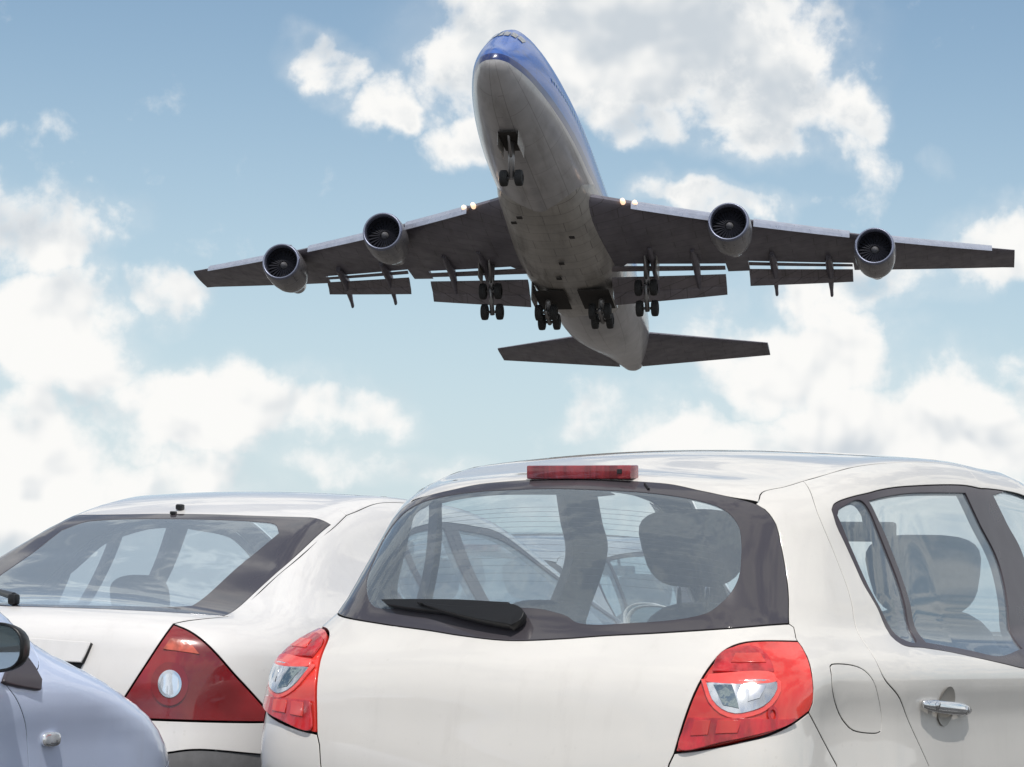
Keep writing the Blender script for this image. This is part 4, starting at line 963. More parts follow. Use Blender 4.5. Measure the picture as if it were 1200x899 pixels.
# ================================================================== the silver white liftback on the left
def rear_saloon(c, O, g, body, wse, wtop, cant):
    F, wr, tc, root, sp, tp = c.F, c.wr, c.tc, c.root, c.sp, c.tp
    rp = lambda y, z: tuple(wr.to3(wr.to2([(0.05, y, z)]))[0])
    # O['glass']: right edge, base -> top
    gr = O['glass']; gt = [(1.266, -.593, 1.314), (1.245, -.5, 0), (1.225, -.397, 0), (1.21, -.268, 0), (1.205, -.13, 0)]
    gt = gt + [(1.203, 0, 0)] + rev(mir(gt)); gb = [gr[0], (.34, -.53, 0), (.255, -.33, 0), (.215, -.15, 0), (.205, 0, 0), (.215, .15, 0), (.255, .33, 0), (.34, .53, 0), mir([gr[0]])[0]]
    gr2 = [gr[0], (.632, -.642, 0), (.806, -.634, 0), (1.008, -.620, 0), gr[-1]]
    ir = [(.475, -.50, 0), (.80, -.475, 0), (1.085, -.478, 0)]; it = [(1.085, -.478, 0), (1.15, -.42, 0), (1.158, -.335, 0), (1.153, -.16, 0), (1.15, 0, 0)]; it = it + rev(mir(it))[1:]
    ib = [(.475, -.50, 0), (.42, -.44, 0), (.318, -.26, 0), (.27, -.11, 0), (.262, 0, 0)]; ib = ib + rev(mir(ib))[1:]
    hole = [ir, it, rev(mir(ir)), rev(ib)]
    rw = panel('rear_window_border', tc, [gr2, gt, rev(mir(gr2)), rev(gb)], [M['frit'], M['lining']], root, holes=[hole], th=.006, gap=.002, sp=.012)
    panel('rear_window', tc, hole, [M['glass2']], rw, th=0, off=-.002, gap=-.005, h=.05)
    # tailgate strip over the window and its frame down to the lamp
    gp = O['gap']; rt = [gp[-1], (1.425, -.43, 0), (1.455, -.20, 0), (1.466, 0, 0)]; rt = rt + rev(mir(rt))[1:]
    gp2 = [(gp[0][0], gp[0][1] - .002, 0), (.645, -.655, 0), (.83, -.645, 0), (1.05, -.630, 0), (1.265, -.607, 0), gp[-1]]
    panel('tailgate_frame', tc, [rt, rev(mir(gp2)), [mir([gp2[0]])[0], mir([gr2[0]])[0]], mir(gr2), rev(gt), rev(gr2), [gr2[0], gp2[0]], gp2], body, root, gap=.002, th=.015)
    dk = O['deck']; lL = O['lightL']; zt = g['ztail']
    low = [lL[-1], rp(-.45, .56), rp(-.43, zt)]; bot = [low[-1], rp(0, zt - .01), mir([low[-1]])[0]]
    gb3 = [tuple(p[:2]) for p in gb]; gb3 = [tuple(tc.to3([p])[0]) for p in gb3]
    gb3[0] = dk[0]; gb3[-1] = mir([dk[0]])[0]
    panel('tailgate', wr, [gb3, mir(dk), mir(lL), mir(low), rev(bot), rev(low), rev(lL), rev(dk)], body, root, h=.03)
    tl = panel('tail_light', wr, [lL, O['lightB'], O['lightR'][:2], O['lightR'][1:]], [M['maroon'], M['lining']], root, both=True, th=.03, gap=.004, h=.02, sp=.01, bulge=.006)
    lc, nn = surf(c, O['lamp'][0], .009)
    for sd_, par in ((-1, tl[0]), (1, tl[1])):
        def disc(nm, r0, r1, off, m):
            n = 30; V = []
            for r_ in (r0, r1):
                for j in range(n):
                    a = 2 * PI * j / n; p = (lc.x, lc.y + math.cos(a) * r_, lc.z + math.sin(a) * r_); q = surf(c, p, off)[0]; V.append((q.x, q.y * (1 if sd_ < 0 else -1), q.z))
            Fc = [(j, (j + 1) % n, n + (j + 1) % n, n + j) for j in range(n)]
            if r0 < .01: Fc = [tuple(range(n, 2 * n))]
            if sd_ < 0: Fc = [tuple(reversed(f)) for f in Fc]
            mesh_obj(nm, V, Fc, m, par)
        disc('lens_shade', .0455, .072, .0092, M['maroon2']); disc('lamp_ring', .036, .0455, .0125, M['chrome']); disc('reversing_lens', .001, .037, .0115, M['clear'])
    og = O['orange']
    for a_, b_2 in zip(panel('indicator_lens', wr, [[og[0], og[1]], [og[1], og[2]], [og[2], og[3]], [og[3], og[0]]], [M['amber']], None, both=True, th=.004, off=.008, gap=.002, h=.02), tl): a_.parent = b_2
    arcR = [sp(p[0], p[2]) for p in arc(g['xr'], g['r'], g['r'] + .05, 0, 180, 0, 18)]
    # bumper: upper painted part and rubbing strip
    lr1 = O['lightR'][1]; zb = .50
    seam = [O['lightR'][0], sp(.50, .62), sp(.62, .60)]
    rr = [p for p in arcR if p[0] < g['xr'] and p[2] < seam[-1][2] - .02]
    e1 = [p for p in rr if p[2] > zb + .01] + [sp(g['xr'] - g['r'] - .05, zb)]
    b1 = [e1[-1], rp(-.84, zb), rp(-.66, zb), rp(-.3, zb), rp(0, zb)]; b1 = b1 + rev(mir(b1))[1:]
    panel('rear_bumper', wr, [rev(O['lightB']), low, bot, rev(mir(low)), mir(O['lightB']), mir(seam), mir([seam[-1]] + e1), rev(b1), rev([seam[-1]] + e1), rev(seam)], body, root)
    b2 = [(p[0], p[1], p[2] - .07) for p in b1]; b2 = c.on(b2)
    panel('bumper_strip', wr, [b1, [b1[-1], b2[-1]], rev(b2), [b2[0], b1[0]]], [M['plastic']], root, th=.02, off=-.006)
    b3 = c.on([(p[0], p[1], g['sill']) for p in b1])
    panel('bumper_skirt', wr, [b2, [b2[-1], b3[-1]], rev(b3), [b3[0], b2[0]]], body, root, th=.02)
    # quarter panels
    dg = list(O['doorgap']); dge = dg[-1]
    ar_top = [g['pa']] + [p for p in arcR if p[0] < g['pa'][0] - .012 and p[0] > rr[0][0] + .004 and p[2] > rr[0][2] - .03] + [rr[0]]
    lR = O['lightR']; up = [gp[-1]] + [p for p in cant if p[0] < dg[0][0]] + [dg[0]]
    ditch = [(1.398, -.584, 1.353), (1.474, -.582, 1.370), (1.661, -.570, 1.410), dg[0]]
    q1 = [rev([dk[0]] + [tuple(tc.to3([p[:2]])[0]) for p in gp2[1:-1]] + [gp[-1]]), dk, rev(lR[1:]), [lR[1], lR[0]], seam, [seam[-1]] + rev(ar_top) + [dge], rev(dg), rev(ditch)]
    panel('quarter_panel', wr, q1, body, root, h=.035, both=True)
    # roof
    panel('roof', tc, [rt, mir(ditch), mir([dg[0]] + cant[1:]), rev(wtop), rev([dg[0]] + cant[1:]), rev(ditch)], body, root, h=.05, gap=.0025)
    # handle strip over the number plate recess
    gn = [rp(.36, .866), rp(0, .872), rp(-.37, .866)]; gn2 = [rp(-.345, .800), rp(0, .806), rp(.345, .800)]
    panel('plate_garnish', wr, [gn, [gn[-1], gn2[0]], gn2, [gn2[-1], gn[0]]], body, root, th=.04, off=.024, gap=0, rim=.005)
    rc = [rp(-.345, .800), rp(0, .803), rp(.345, .800)]; rc2 = [rp(.29, .70), rp(0, .70), rp(-.29, .70)]
    panel('plate_recess', wr, [rc, [rc[-1], rc2[0]], rc2, [rc2[-1], rc[0]]], [M['rubber']], root, th=.004, off=.002, gap=0)
def sal_holes(O, c):
    sp = c.sp; H = c.H
    a = [[sp(1.475, 1.13), sp(1.60, 1.24), sp(1.68, 1.27)], [sp(1.68, 1.27), sp(1.70, 1.0)], [sp(1.70, 1.0), sp(1.53, 1.01), sp(1.475, 1.13)]]
    b = [[sp(1.73, 1.285), sp(1.9, 1.32), sp(2.08, 1.335)], [sp(2.08, 1.335), sp(2.12, .97)], [sp(2.12, .97), sp(1.74, .99)], [sp(1.74, .99), sp(1.73, 1.285)]]
    d = [[sp(2.20, 1.335), sp(2.6, 1.30), sp(3.0, 1.15), sp(3.35, .99)], [sp(3.35, .99), sp(3.3, .94), sp(2.22, .965)], [sp(2.22, .965), sp(2.20, 1.335)]]
    return [a, b, d]
cs = Car('liftback_car', P_saloon, POSE_saloon, 1.15, 3.7)
sp_ = cs.sp
O_saloon['doorgap'] = [cs.tp(1.92, -.575), sp_(1.72, 1.33), sp_(1.52, 1.25), sp_(1.38, 1.12), sp_(1.32, .98), sp_(1.30, .82), sp_(1.33, .68)]
O_saloon['frameO'] = [sp_(1.44, 1.13), sp_(1.58, 1.26), sp_(1.75, 1.31), sp_(1.95, 1.345), sp_(2.1, 1.355), sp_(2.35, 1.35)]
O_saloon['frameL'] = [sp_(1.44, 1.13), sp_(1.46, 1.02), sp_(1.52, .985), sp_(1.7, .965), sp_(2.0, .945)]
G_sal = dict(L=4.73, xr=.98, xf=3.73, r=.315, sill=.28, xB=2.16, wst=2.62, wsb=3.70, yt=.58, yb=.70, cant=[(2.1, -.585), (2.4, -.59)],
    ftop=[(2.6, .09), (2.9, .12), (3.2, .13), (3.45, .12)], tip=(3.52, .96), belt=[(2.5, .935), (3.0, .93)],
    fgap=[(3.62, .94), (3.40, .86), (3.22, .72), (3.18, .5), (3.25, .35), (3.29, .28)], nose=(4.35, -.66, .80), blamp=(4.36, .62), yhl=.48,
    holes=sal_holes, rear=rear_saloon, ztail=.54, track=.80, xs=2.62, hrz=1.13, hrw=.27, hrh=.19, xr0=1.55, rhz=1.03, rhh=.17, rhr=(.38, -.38), mz=1.27, glass=M['glass2'], shelf=(.55, 1.45, .90))
build_car(cs, O_saloon, G_sal, M['silver'])
tag(cs.root, 'silver white liftback car with large dark red tail light, leftmost of the two white cars', 'car', 'parked cars')
handle(cs, 1.36, .86, cs.root, M['silver']); handle(cs, 2.42, .86, cs.root, M['silver'])
door_mirror(cs, 3.30, 1.0, 1.0, M['silver'], M['greyglass'])
# washer jet on the tailgate strip and rear wiper
q = cs.tp(1.242, .051); 
bm = bmesh.new(); add_box(bm, (q[0], q[1], q[2] + .012), (.025, .030, .022), None, .006); add_box(bm, (q[0] - .045, q[1], q[2] - .012), (.02, .022, .012), None, .003); bm_obj('washer_nozzle', bm, M['wiperblack'], cs.root)
bm = bmesh.new(); a0 = Vector(cs.tp(.225, .065)); a1 = Vector(cs.tp(.46, .36)); add_tube(bm, a0 + Vector((0, 0, .03)), a1 + Vector((0, 0, .035)), .014, .008)
add_box(bm, a0 + Vector((0, 0, .02)), (.035, .035, .04), None, .01); bm_obj('rear_wiper', bm, M['wiperblack'], cs.root, angle=40)

# ================================================================== the pale blue car at the lower left
O_b = {k: [(p[0], p[1], p[2] if p[2] < .9 else .9 + (p[2] - .9) * .88) for p in v] for k, v in O_hatch.items()}
for k in ('frameO', 'frameL', 'winA', 'winB', 'winBL', 'winBb', 'winC'): O_b[k] = [(p[0], p[1], p[2] * .955) for p in O_hatch[k]]
del O_b['fuel']
cb_ = Car('compact_car', P_blue, POSE_blue, .9, 2.95, .66, .50)
bg_ = O_blue['gap']
O_b['fgap'] = [cb_.sp(2.72, .84), cb_.sp(2.62, .80)] + [cb_.sp(2.50, .79)] + bg_[1:] + [cb_.sp(2.67, .42), cb_.sp(2.70, .25)]
def blue_holes(O, c):
    sp = c.sp; H = c.H
    h = win_holes(O, c)[:2]
    x0 = O['winC'][0]
    h.append([[x0, sp(2.0, float(H(2.0)) - .10), sp(2.25, float(H(2.25)) - .14), sp(2.42, float(H(2.42)) - .15)], [sp(2.42, float(H(2.42)) - .15), sp(2.44, .90), sp(1.90, .885)], [sp(1.90, .885), O['winC'][2], O['winC'][1], x0]])
    return h
G_blue = dict(G_hatch, L=3.85, xr=.58, xf=3.12, r=.235, sill=.20, wst=1.98, wsb=2.74, yt=.53, yb=.70, cant=[(.80, -.56), (1.1, -.57), (1.5, -.57), (1.8, -.555)],
    ftop=[(2.2, .13), (2.4, .14)], tip=(2.50, .865), belt=[(1.9, .865), (2.2, .865)], nose=(3.50, -.62, .74), blamp=(3.50, .56), yhl=.42, holes=blue_holes, hrz=1.12, xs=1.95, rhz=.95, mz=1.22, track=.74)
G_blue.pop('fgap')
O_b['frameO'] = [p for p in O_b['frameO'] if p[0] < 2.0]
build_car(cb_, O_b, G_blue, M['blue'])
tag(cb_.root, 'pale blue metallic car in the lower left corner with black door mirror', 'car', 'parked cars')
sl = O_blue['sail']
panel('mirror_base', cb_.wr, [[sl[0], sl[1], sl[2]], [sl[2], sl[3], sl[4]], [sl[4], sl[5]], [sl[5], sl[6], sl[0]]], [M['trim'], M['trim']], cb_.root, th=.02, off=.012, gap=0, both=True, rim=.006)
door_mirror(cb_, 2.33, .880, .915, M['wiperblack'], M['greyglass'], .93)
for sd_ in (-1,):
    q, N = surf(cb_, (2.745, -.84, .638), .006)
    o = cushion('side_marker_lamp', q, (.085, .022, .040), M['clear'], cb_.root, 3.0)

# ================================================================== more parked cars beyond, seen through the windows
def copy_car(src, x, y, yaw, label, new_paint, old_paint):
    r = src.copy(); C.objects.link(r); r.matrix_world = pose_matrix(x, y, yaw); r['label'] = label
    def rec(o, par):
        for ch in list(o.children):
            c_ = ch.copy(); C.objects.link(c_); c_.parent = par
            if c_.type == 'MESH':
                for i, sl_ in enumerate(c_.material_slots):
                    if sl_.material == old_paint: sl_.link = 'OBJECT'; sl_.material = new_paint
            rec(ch, c_)
    rec(src, r)
    return r
for x, y, yaw, lb, pmn, src, op in [(3.6, 13.2, .50, 'light blue hatchback parked beyond, seen through the side window of the white hatchback', 'ltblue', hatch.root, 'white'), (-.4, 15.6, .47, 'grey hatchback parked two rows beyond, seen through the rear window of the white hatchback', 'grey', hatch.root, 'white')]:
    copy_car(src, x, y, yaw, lb, M[pmn], M[op])

# ================================================================== the four engined airliner
PR = [[0.98578, 0.16801, 0.0037], [-0.16499, 0.96336, 0.21148], [0.03197, -0.20909, 0.97737]]
PT = [3.396, 189.444, 27.733]
air = empty('airliner', Matrix([PR[0] + [PT[0]], PR[1] + [PT[1]], PR[2] + [PT[2]], [0, 0, 0, 1]]) @ Matrix.Translation((0, -30, 0)))
tag(air, 'four engined wide body jet with blue upper fuselage and landing gear down', 'airplane')
# local axes: x across the span, y aft from the nose, z up
ST = [(0,.02,-.9,-.92,0),(.06,.30,-.62,-1.2,0),(.2,.52,-.36,-1.44,0),(.5,.80,-.05,-1.70,0),(1,1.02,.25,-1.95,0),(2,1.4,.95,-2.4,.05),(3,1.68,1.75,-2.7,.10),(4.5,2.0,2.8,-2.95,.18),(6,2.28,3.55,-3.1,.24),(8,2.58,4.0,-3.2,.28),(11,2.9,4.2,-3.3,.28),(15,3.15,4.2,-3.35,.25),(19,3.25,4.0,-3.35,.2),(22,3.25,3.7,-3.35,.1),(26,3.25,3.25,-3.35,0),(32,3.25,3.25,-3.3,0),(46,3.25,3.25,-3.1,0),(50,3.15,3.2,-2.5,0),(55,2.75,3.1,-1.4,0),(60,2.1,2.9,-.2,0),(65,1.25,2.5,.8,0),(68,.6,2.1,1.3,0),(68.6,.3,1.9,1.5,0)]
def interp_st(s_):
    xs = [a[0] for a in ST]
    return [float(pchip(xs, [a[i] for a in ST])(s_)) for i in (1, 2, 3, 4)]
rings = []
SS = [0, .015, .04, .08, .14, .22, .32, .45, .6, .8, 1, 1.5, 2, 2.6, 3.2, 4, 5, 6, 7, 8, 9.5, 11, 13, 15, 17, 19, 21, 23, 25, 28, 32, 36, 40, 44, 47, 50, 53, 56, 59, 62, 64, 66, 67.5, 68.6]
NR = 56
for s_ in SS:
    hw, zt, zb, hump = interp_st(s_); hw = max(hw, .02); zm = min(0.0, (zt + zb) / 2 + .3) if s_ < 6 else 0.0
    zm = zb + (zt - zb) * (.5 if s_ > 47 or s_ < 1 else 0) if (s_ > 47 or s_ < 1) else (-.9 * (1 - min(1, s_ / 8)) - .0)
    if s_ > 47: zm = (zt + zb) / 2 * min(1, (s_ - 47) / 6)
    rg = []
    for j in range(NR):
        a = 2 * PI * j / NR; sn, cs2 = math.sin(a), math.cos(a)
        x = hw * cs2 * (1 - hump * max(0, sn) ** 2)
        z = zm + (zt - zm) * sn if sn > 0 else zm + (zm - zb) * sn
        rg.append((x, s_, z))
    rings.append(rg)
V, Fc = ring_loft(rings)
fus = mesh_obj('fuselage', V, Fc, M['fus'], air)
# cockpit windows
def fus_pt(s_, ang, off=.015):
    hw, zt, zb, hump = interp_st(s_); zm = -.9 * (1 - min(1, s_ / 8)); sn, cs2 = math.sin(ang), math.cos(ang)
    x = hw * cs2 * (1 - hump * max(0, sn) ** 2); z = zm + (zt - zm) * sn if sn > 0 else zm + (zm - zb) * sn
    return (x * (1 + off / max(.3, hw)), s_ - off, z + off)
for k in range(6):
    a0 = R(90 - 42 + k * 14 + 1.0); a1 = a0 + R(12)
    d = abs(k - 2.5) * .22; V = []
    nq = 5
    for i in range(nq):
        for j in range(nq):
            V.append(fus_pt(3.1 + d + i * .85 / (nq - 1), a0 + (a1 - a0) * j / (nq - 1), .03))
    mesh_obj('cockpit_window', V, [(i * nq + j, i * nq + j + 1, (i + 1) * nq + j + 1, (i + 1) * nq + j) for i in range(nq - 1) for j in range(nq - 1)], M['cockpit'], fus)
# cabin windows, one joined row per side: too small to tell apart
V, Fc = [], []
for sd_ in (-1, 1):
    for s_ in np.arange(7, 58, .51):
        if 17.5 < s_ < 18.6 or 33 < s_ < 34: continue
        hw = interp_st(float(s_))[0]; n = len(V); x = sd_ * (hw * math.cos(.16) + .012)
        V += [(x, s_, .40), (x, s_ + .25, .40), (x, s_ + .25, .76), (x, s_, .76)]; Fc.append((n, n + 1, n + 2, n + 3))
o = mesh_obj('cabin_windows', V, Fc, M['cockpit'], fus, smooth=False); o['kind'] = 'stuff'
# belly fairing
rings = []
for k in range(15):
    u = k / 14; s_ = 16.5 + 26 * u; e = math.sin(PI * min(1, max(0, u))) ** .5 if 0 < u < 1 else 0
    rg = []
    for j in range(29):
        a = PI + PI * j / 28
        cx_, sx_ = math.cos(a), math.sin(a)
        rg.append((math.copysign(abs(cx_) ** .75, cx_) * (2.2 + 1.35 * e), s_, -.9 + (1.9 + 1.05 * e) * -abs(sx_) ** .8))
    rings.append(rg)
V, Fc = ring_loft(rings, False, False, closed=False)
mesh_obj('belly_fairing', V, Fc, M['belly'], air)
# wings
def airfoil(c, t, n=14):
    P_ = []
    xs = [.5 * (1 - math.cos(PI * k / n)) for k in range(n + 1)]
    y = lambda x: t / .2 * (.2969 * math.sqrt(x) - .126 * x - .3516 * x * x + .2843 * x ** 3 - .1036 * x ** 4)
    up = [(x * c, (y(x) + .02 * math.sin(PI * x)) * c) for x in xs]; dn = [(x * c, (-y(x) * .8 + .02 * math.sin(PI * x)) * c) for x in xs]
    return dn[::-1] + up[1:-1]
def le(y): return 17.6 + .875 * y
def chord(y): return float(np.interp(y, [0, 3.2, 12, 29.8], [15.5, 13.4, 9.3, 3.9]))
def wz(y): return -2.2 + .095 * y + .0017 * y * y
def inc(y): return R(np.interp(y, [0, 12, 29.8], [2.5, 2.0, -1.0]))
def wing_pt(y, cf, dz=0):      # point at chord fraction cf
    a = inc(y); cx_ = chord(y) * cf
    return Vector((y, le(y) + cx_ * math.cos(a) + dz * math.sin(a), wz(y) - cx_ * math.sin(a) + dz * math.cos(a)))
def wing_section(y, f0, f1, t=.11, n=12):
    c_ = chord(y); full_ = airfoil(c_, t, 24); a = inc(y); pts = []
    # lower surface from f1 to f0 then upper from f0 to f1
    yy = lambda x: t / .2 * (.2969 * math.sqrt(max(0, x)) - .126 * x - .3516 * x * x + .2843 * x ** 3 - .1036 * x ** 4)
    xs = [f0 + (f1 - f0) * (.5 * (1 - math.cos(PI * k / n))) for k in range(n + 1)]
    lo = [(x, -yy(x) * .85) for x in xs][::-1]; hi = [(x, yy(x)) for x in xs]
    for x, z in lo + hi[(1 if f0 == 0 else 0):(-1 if f1 >= 1 else None)]:
        p = wing_pt(y, x, z * c_); pts.append(tuple(p))
    return pts
def both_sides(name, V, Fc, m, parent=air, smooth=True):
    r = []
    for sd_ in (1, -1):
        VV = [(v[0] * sd_, v[1], v[2]) for v in V]; FF = Fc if sd_ > 0 else [tuple(reversed(f)) for f in Fc]
        o = mesh_obj(name, VV, FF, m, parent, smooth=smooth)
        if smooth:
            try: o.data.set_sharp_from_angle(angle=R(40))
            except Exception: pass
        r.append(o)
    return r
FL = (2.8, 10.4, 11.9, 18.9)                    # flap limits along the span
ys = [2.6, 4, 6, 8, FL[1], FL[1] + .01, FL[2] - .01, FL[2], 14, 16, FL[3], FL[3] + .01, 21, 24, 27, 29.3, 30.1]
def cut(y):
    if (FL[0] <= y <= FL[1]): return .80
    if FL[2] <= y <= FL[3]: return .74
    return 1.0
rings = [wing_section(y, 0.0, cut(y), .125 - .0015 * y) for y in ys]
V, Fc = ring_loft([[p for p in r] for r in [rings[0]]], False, False) if False else (None, None)
nmin = min(len(r) for r in rings)
def same(y, f1, t):
    r = []; c_ = chord(y); yy = lambda x: t / .2 * (.2969 * math.sqrt(max(0, x)) - .126 * x - .3516 * x * x + .2843 * x ** 3 - .1036 * x ** 4)
    xs = [f1 * (.5 * (1 - math.cos(PI * k / 14))) for k in range(15)]
    for x, z in [(x, -yy(x) * .85) for x in xs][::-1] + [(x, yy(x)) for x in xs][1:]: r.append(tuple(wing_pt(y, x, z * c_)))
    return r
V, Fc = ring_loft([same(y, cut(y), .125 - .0015 * y) for y in ys])
wings = both_sides('wing', V, Fc, M['wing'])
# leading edge flaps, drooped
def slat(y0, y1, n=6):
    rg = []
    for k in range(n + 1):
        y = y0 + (y1 - y0) * k / n; c_ = min(.95, chord(y) * .10) * 1.0; r = []
        p = wing_pt(y, 0.0); dn = R(50)
        for j in range(10):
            a = PI * j / 9; r.append((y, p.y - .10 - math.sin(a) * .20 + 0, p.z + .06 + math.cos(a) * .16))
        r += [(y, p.y - .25 - c_ * .25 * q_, p.z - .10 - c_ * q_ * .55) for q_ in (1.0,)]
        r = [(y, p.y + .35, p.z + .30), (y, p.y + .02, p.z + .22), (y, p.y - .22, p.z + .05), (y, p.y - .36, p.z - .18), (y, p.y - .40 , p.z - .18 - c_ * .35), (y, p.y - .30, p.z - .16 - c_ * .35), (y, p.y - .24, p.z - .16), (y, p.y - .08, p.z - .02)]
        rg.append(r)
    V, Fc = ring_loft(rg); both_sides('leading_edge_flap', V, Fc, M['slat'], smooth=False)
for a, b in [(5.4, 10.4), (12.8, 18.9), (21.6, 28.5)]: slat(a, b)
# trailing edge flaps, three segments each with slots of sky between
def flap(name, y0, y1, f0, segs):
    base = {}
    n = 5; cur = [wing_pt(y0 + (y1 - y0) * k / n, f0) - Vector((0, 0, .05)) for k in range(n + 1)]
    for (g0, gz, chd, ang, th_) in segs:
        rg = []; nxt_ = []
        for k in range(n + 1):
            y = y0 + (y1 - y0) * k / n; sc = chord(y) / chord(y0) ** 1.0 if False else (1 - .25 * (y - y0) / (y1 - y0)); a = R(ang)
            p = cur[k] + Vector((0, g0 * sc, -gz * sc)); r = []
            for fx, fz in ((0, 0), (.08, .5), (.35, .8), (.7, .5), (1, .06), (1, -.06), (.7, -.25), (.3, -.5), (.06, -.4)):
                dx, dz = fx * chd * sc, fz * th_ * sc
                r.append((y, p.y + dx * math.cos(a) + dz * math.sin(a), p.z - dx * math.sin(a) + dz * math.cos(a)))
            rg.append(r); nxt_.append(Vector((y, p.y + chd * sc * math.cos(a), p.z - chd * sc * math.sin(a))))
        V, Fc = ring_loft(rg); both_sides(name, V, Fc, M['flap'], smooth=False); cur = nxt_
SEG = [(.26, .33, .66, 14, .13), (.14, .36, 1.5, 29, .24), (-.06, -.05, .95, 46, .16)]
flap('flap_panel', FL[0] + .1, FL[1] - .05, .80, SEG)
flap('flap_panel', FL[2] + .05, FL[3] - .05, .74, [tuple(v * (.62 if i != 3 else 1) for i, v in enumerate(q_)) for q_ in SEG])
# flap track fairings
for y in (5.8, 8.5, 13.6, 17.3):
    rg = []; p0 = wing_pt(y, .50); L_ = 6.6 * (1 - .012 * y)
    for k in range(13):
        u = k / 12; r_ = .42 * max(.52, math.sin(PI * min(1, u * .90 + .06)) ** .6) * (1 - .30 * u); bend = max(0, u - .45)
        cy = p0.y + L_ * u * .97; czz = p0.z - .42 - L_ * (bend ** 1.4) * .46
        rg.append([(y + r_ * .75 * math.cos(2 * PI * j / 12), cy + .0, czz + r_ * 1.25 * math.sin(2 * PI * j / 12)) for j in range(12)])
    V, Fc = ring_loft(rg); both_sides('flap_track_fairing', V, Fc, M['wing'])
# engines
def engine(y, s0, z0, sd_):
    e = empty('engine'); e.parent = air; e.location = (y * sd_, s0, z0)
    bm = bmesh.new(); lathe(bm, [(0, 1.20), (-.06, 1.24), (0.0, 1.30), (.25, 1.37), (.9, 1.42), (2.0, 1.40), (3.0, 1.27), (3.6, 1.10), (3.6, 1.0)], (0, 0, 0), (0, 1, 0), 44)
    bm_obj('nacelle', bm, M['nac'], e, True)
    bm = bmesh.new(); lathe(bm, [(.30, 1.12), (.0, 1.16), (-.10, 1.22), (-.06, 1.29), (.10, 1.345)], (0, 0, 0), (0, 1, 0), 44); bm_obj('inlet_lip', bm, M['lip'], e, True)
    bm = bmesh.new(); lathe(bm, [(.25, 1.13), (.9, 1.10), (.9, .35)], (0, 0, 0), (0, 1, 0), 44); bm_obj('inlet_duct', bm, M['inlet'], e, True)
    bm = bmesh.new()
    for k in range(24):
        a = 2 * PI * k / 24; q_ = Matrix.Rotation(-a, 3, 'Y')
        add_box(bm, Vector((math.cos(a) * .70, .80, math.sin(a) * .70)), (.82, .02, .16), q_ @ Matrix.Rotation(R(35), 3, 'X'))
    bm_obj('fan_blades', bm, M['inlet'], e)
    bm = bmesh.new(); lathe(bm, [(.45, .001), (.50, .09), (.60, .17), (.78, .24), (.85, .26)], (0, 0, 0), (0, 1, 0), 24); bm_obj('spinner', bm, M['spin'], e, True)
    bm = bmesh.new(); lathe(bm, [(3.3, .98), (4.2, .80), (5.3, .58), (5.3, .48), (5.0, .40), (6.1, .05)], (0, 0, 0), (0, 1, 0), 32); bm_obj('core_cowl', bm, M['nac'], e, True)
    # pylon
    wp_ = wing_pt(y, .05); wq = wing_pt(y, .42); rg = []
    zt0 = wp_.z - z0; 
    for yy_, zl, zh, hwid in ((.9, 1.15, 1.55, .04), (2.0, 1.0, 1.75 + .2, .18), (wp_.y - s0 + .3, .9, max(1.6, zt0 - .05), .24), (max(4.6, wp_.y - s0 + 2), .75, zt0 - .1, .22), (wq.y - s0, wq.z - z0 - .75, wq.z - z0 - .2, .05)):
        rg.append([(-hwid, yy_, zl), (hwid, yy_, zl), (hwid, yy_, zh), (-hwid, yy_, zh)])
    V, Fc = ring_loft(rg); mesh_obj('pylon', V, Fc, M['nac'], e, smooth=False)
for sd_ in (1, -1):
    engine(*(11.5, 24.4, -2.30), sd_); engine(*(20.6, 33.1, -1.1), sd_)
# tail
def surf_loft(secs, m, name, vertical=False, both=True):
    rg = []
    for (y, l, c_, z) in secs:
        r = [(x, zz) for x, zz in airfoil(c_, .09, 10)]
        rg.append([(zz, l + x, y) if vertical else (y, l + x, z + zz) for x, zz in r])
    V, Fc = ring_loft(rg)
    if both: both_sides(name, V, Fc, m)
    else: mesh_obj(name, V, Fc, m, air)
surf_loft([(.9, 57.5, 9.0, 1.2), (10.9, 66.3, 3.2, 2.9)], M['wing'], 'tailplane')
surf_loft([(2.6, 53.5, 12.5, 0), (6, 57.5, 9.8, 0), (13.0, 65.5, 4.2, 0)], M['fus'], 'tail_fin', True, False)
# landing gear
def bogie(x, s0, z0, tilt, n_ax, top, width, doors=True, r=.56):
    e = empty('landing_gear'); e.parent = air; e.location = (x, s0, z0)
    q_ = Matrix.Rotation(-R(tilt), 3, 'X')
    axs = (-.74, .74) if n_ax == 2 else (0,)
    bm = bmesh.new()
    for a in axs: add_tube(bm, q_ @ Vector((-width, a, 0)), q_ @ Vector((width, a, 0)), .10)
    if n_ax == 2: add_tube(bm, q_ @ Vector((0, -.95, 0)), q_ @ Vector((0, .95, 0)), .16)
    add_tube(bm, (0, 0, 0), top, .17, .24); add_tube(bm, (0, 0, .9), (top[0] * .9, top[1] - 1.3, top[2] * .95), .09); add_tube(bm, (0, .12, .2), (top[0] * .5, top[1] * .5 + .35, top[2] * .5), .05)
    bm_obj('gear_strut', bm, M['hub'], e, True)
    for a in axs:
        for sx_ in (-1, 1):
            c_ = q_ @ Vector((sx_ * width, a, 0)); bm = bmesh.new(); h_ = .24
            lathe(bm, [(-h_, r * .45), (-h_, r * .75), (-h_ * .8, r * .95), (-h_ * .3, r), (h_ * .3, r), (h_ * .8, r * .95), (h_, r * .75), (h_, r * .45)], c_, (1, 0, 0), 28)
            lathe(bm, [(-h_ * .8, .02), (-h_ * .8, r * .45), (h_ * .8, r * .45), (h_ * .8, .02)], c_, (1, 0, 0), 20)
            bm_obj('gear_wheel', bm, M['tyre'], e, True)
    return e
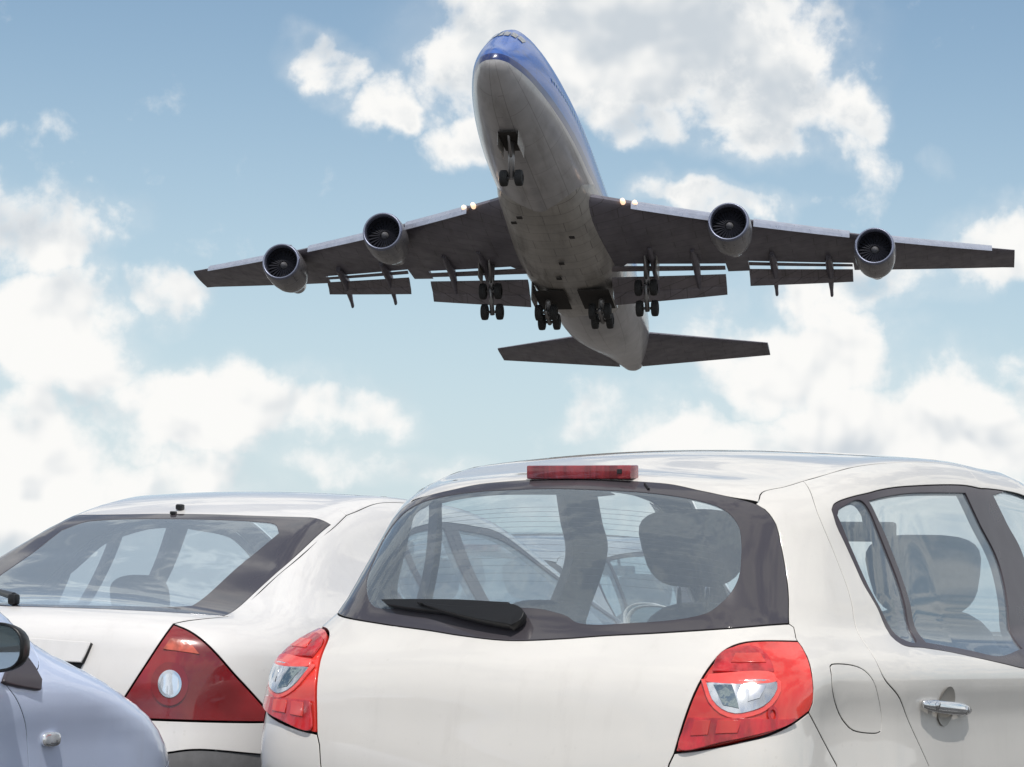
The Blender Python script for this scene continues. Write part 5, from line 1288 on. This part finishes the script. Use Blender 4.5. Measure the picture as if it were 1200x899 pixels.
def gear_door(e, c, s, rot=None):
    bm = bmesh.new(); add_box(bm, c, s, rot, .02); bm_obj('gear_door', bm, M['belly'], e)
for sd_ in (1, -1):
    e = bogie(5.33 * sd_, 31.9, -4.85, 53, 2, (.0, -.5, 2.9), .52)
    gear_door(e, (.75 * sd_, -.4, 2.2), (.08, 1.6, 1.6))
    e = bogie(1.86 * sd_, 34.8, -5.1, 8, 2, (0, -.2, 2.4), .52)
    gear_door(e, (.95 * sd_, -.2, 1.5), (.08, 2.4, 1.3))
e = bogie(0, 7.7, -5.35, 0, 1, (0, -.5, 2.5), .46, r=.50)
gear_door(e, (.62, -.6, 1.9), (.05, 2.2, .9)); gear_door(e, (-.62, -.6, 1.9), (.05, 2.2, .9))
# wheel wells and small belly fittings
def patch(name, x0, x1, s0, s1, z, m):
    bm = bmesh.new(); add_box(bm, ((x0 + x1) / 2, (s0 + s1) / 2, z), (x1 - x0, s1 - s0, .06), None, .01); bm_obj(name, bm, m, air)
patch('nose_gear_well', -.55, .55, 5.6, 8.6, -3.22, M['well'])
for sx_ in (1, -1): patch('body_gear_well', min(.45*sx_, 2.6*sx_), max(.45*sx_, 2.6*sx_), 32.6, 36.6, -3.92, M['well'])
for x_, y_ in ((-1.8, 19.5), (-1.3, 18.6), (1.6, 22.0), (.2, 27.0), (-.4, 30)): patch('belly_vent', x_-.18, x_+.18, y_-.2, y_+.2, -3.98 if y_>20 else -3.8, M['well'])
# landing lamps in the wing roots
for sd_ in (1, -1):
    for dy, cf in ((0, 0), (.72, 0)):
        p = wing_pt(4.9 + dy, 0.0); bm = bmesh.new(); lathe(bm, [(-.46, .001), (-.43, .15), (-.20, .17), (0, .17)], (p.x * sd_, p.y, p.z - .02), (0, 1, 0), 18)
        bm_obj('landing_lamp', bm, M['lamp'], air, True)

# ================================================================== ground
def sheet(name, pts, z, m, kind='structure'):
    o = mesh_obj(name, [(x, y, z) for x, y in pts], [tuple(range(len(pts)))], m, smooth=False); tag(o, kind=kind); return o
sheet('ground', [(-3000, -3000), (3000, -3000), (3000, 3000), (-3000, 3000)], -.12, M['grass'])
sheet('car_park', [(-40, -40), (40, -40), (40, 45), (-40, 45)], 0, M['asphalt'])
o = None
bm = bmesh.new()
for cxx, cyy, lx, ly in ((0, 45.1, 80.4, .2), (0, -40.1, 80.4, .2), (40.1, 2.5, .2, 85), (-40.1, 2.5, .2, 85)):
    add_box(bm, (cxx, cyy, 0), (lx, ly, .26), None, .02)
kb = bm_obj('kerb', bm, M['kerb']); tag(kb, kind='structure')
ln = empty('parking_bay_lines'); tag(ln, kind='structure')
ca, sa = math.cos(.49), math.sin(.49)
for row, y0 in enumerate((1.0, 6.6, 12.5, 18.5)):
    for k in range(-7, 8):
        cx0, cy0 = k * 3.0 - .9 + row * .1 + (y0 - 6.6) * .53, y0; L_ = 4.9; wd = .05
        P4 = [(cx0 - wd * ca, cy0 + wd * sa), (cx0 + wd * ca, cy0 - wd * sa), (cx0 + L_ * sa + wd * ca, cy0 + L_ * ca - wd * sa), (cx0 + L_ * sa - wd * ca, cy0 + L_ * ca + wd * sa)]
        mesh_obj('bay_line', [(x, y, .004) for x, y in P4], [(0, 1, 2, 3)], M['line'], ln, smooth=False)
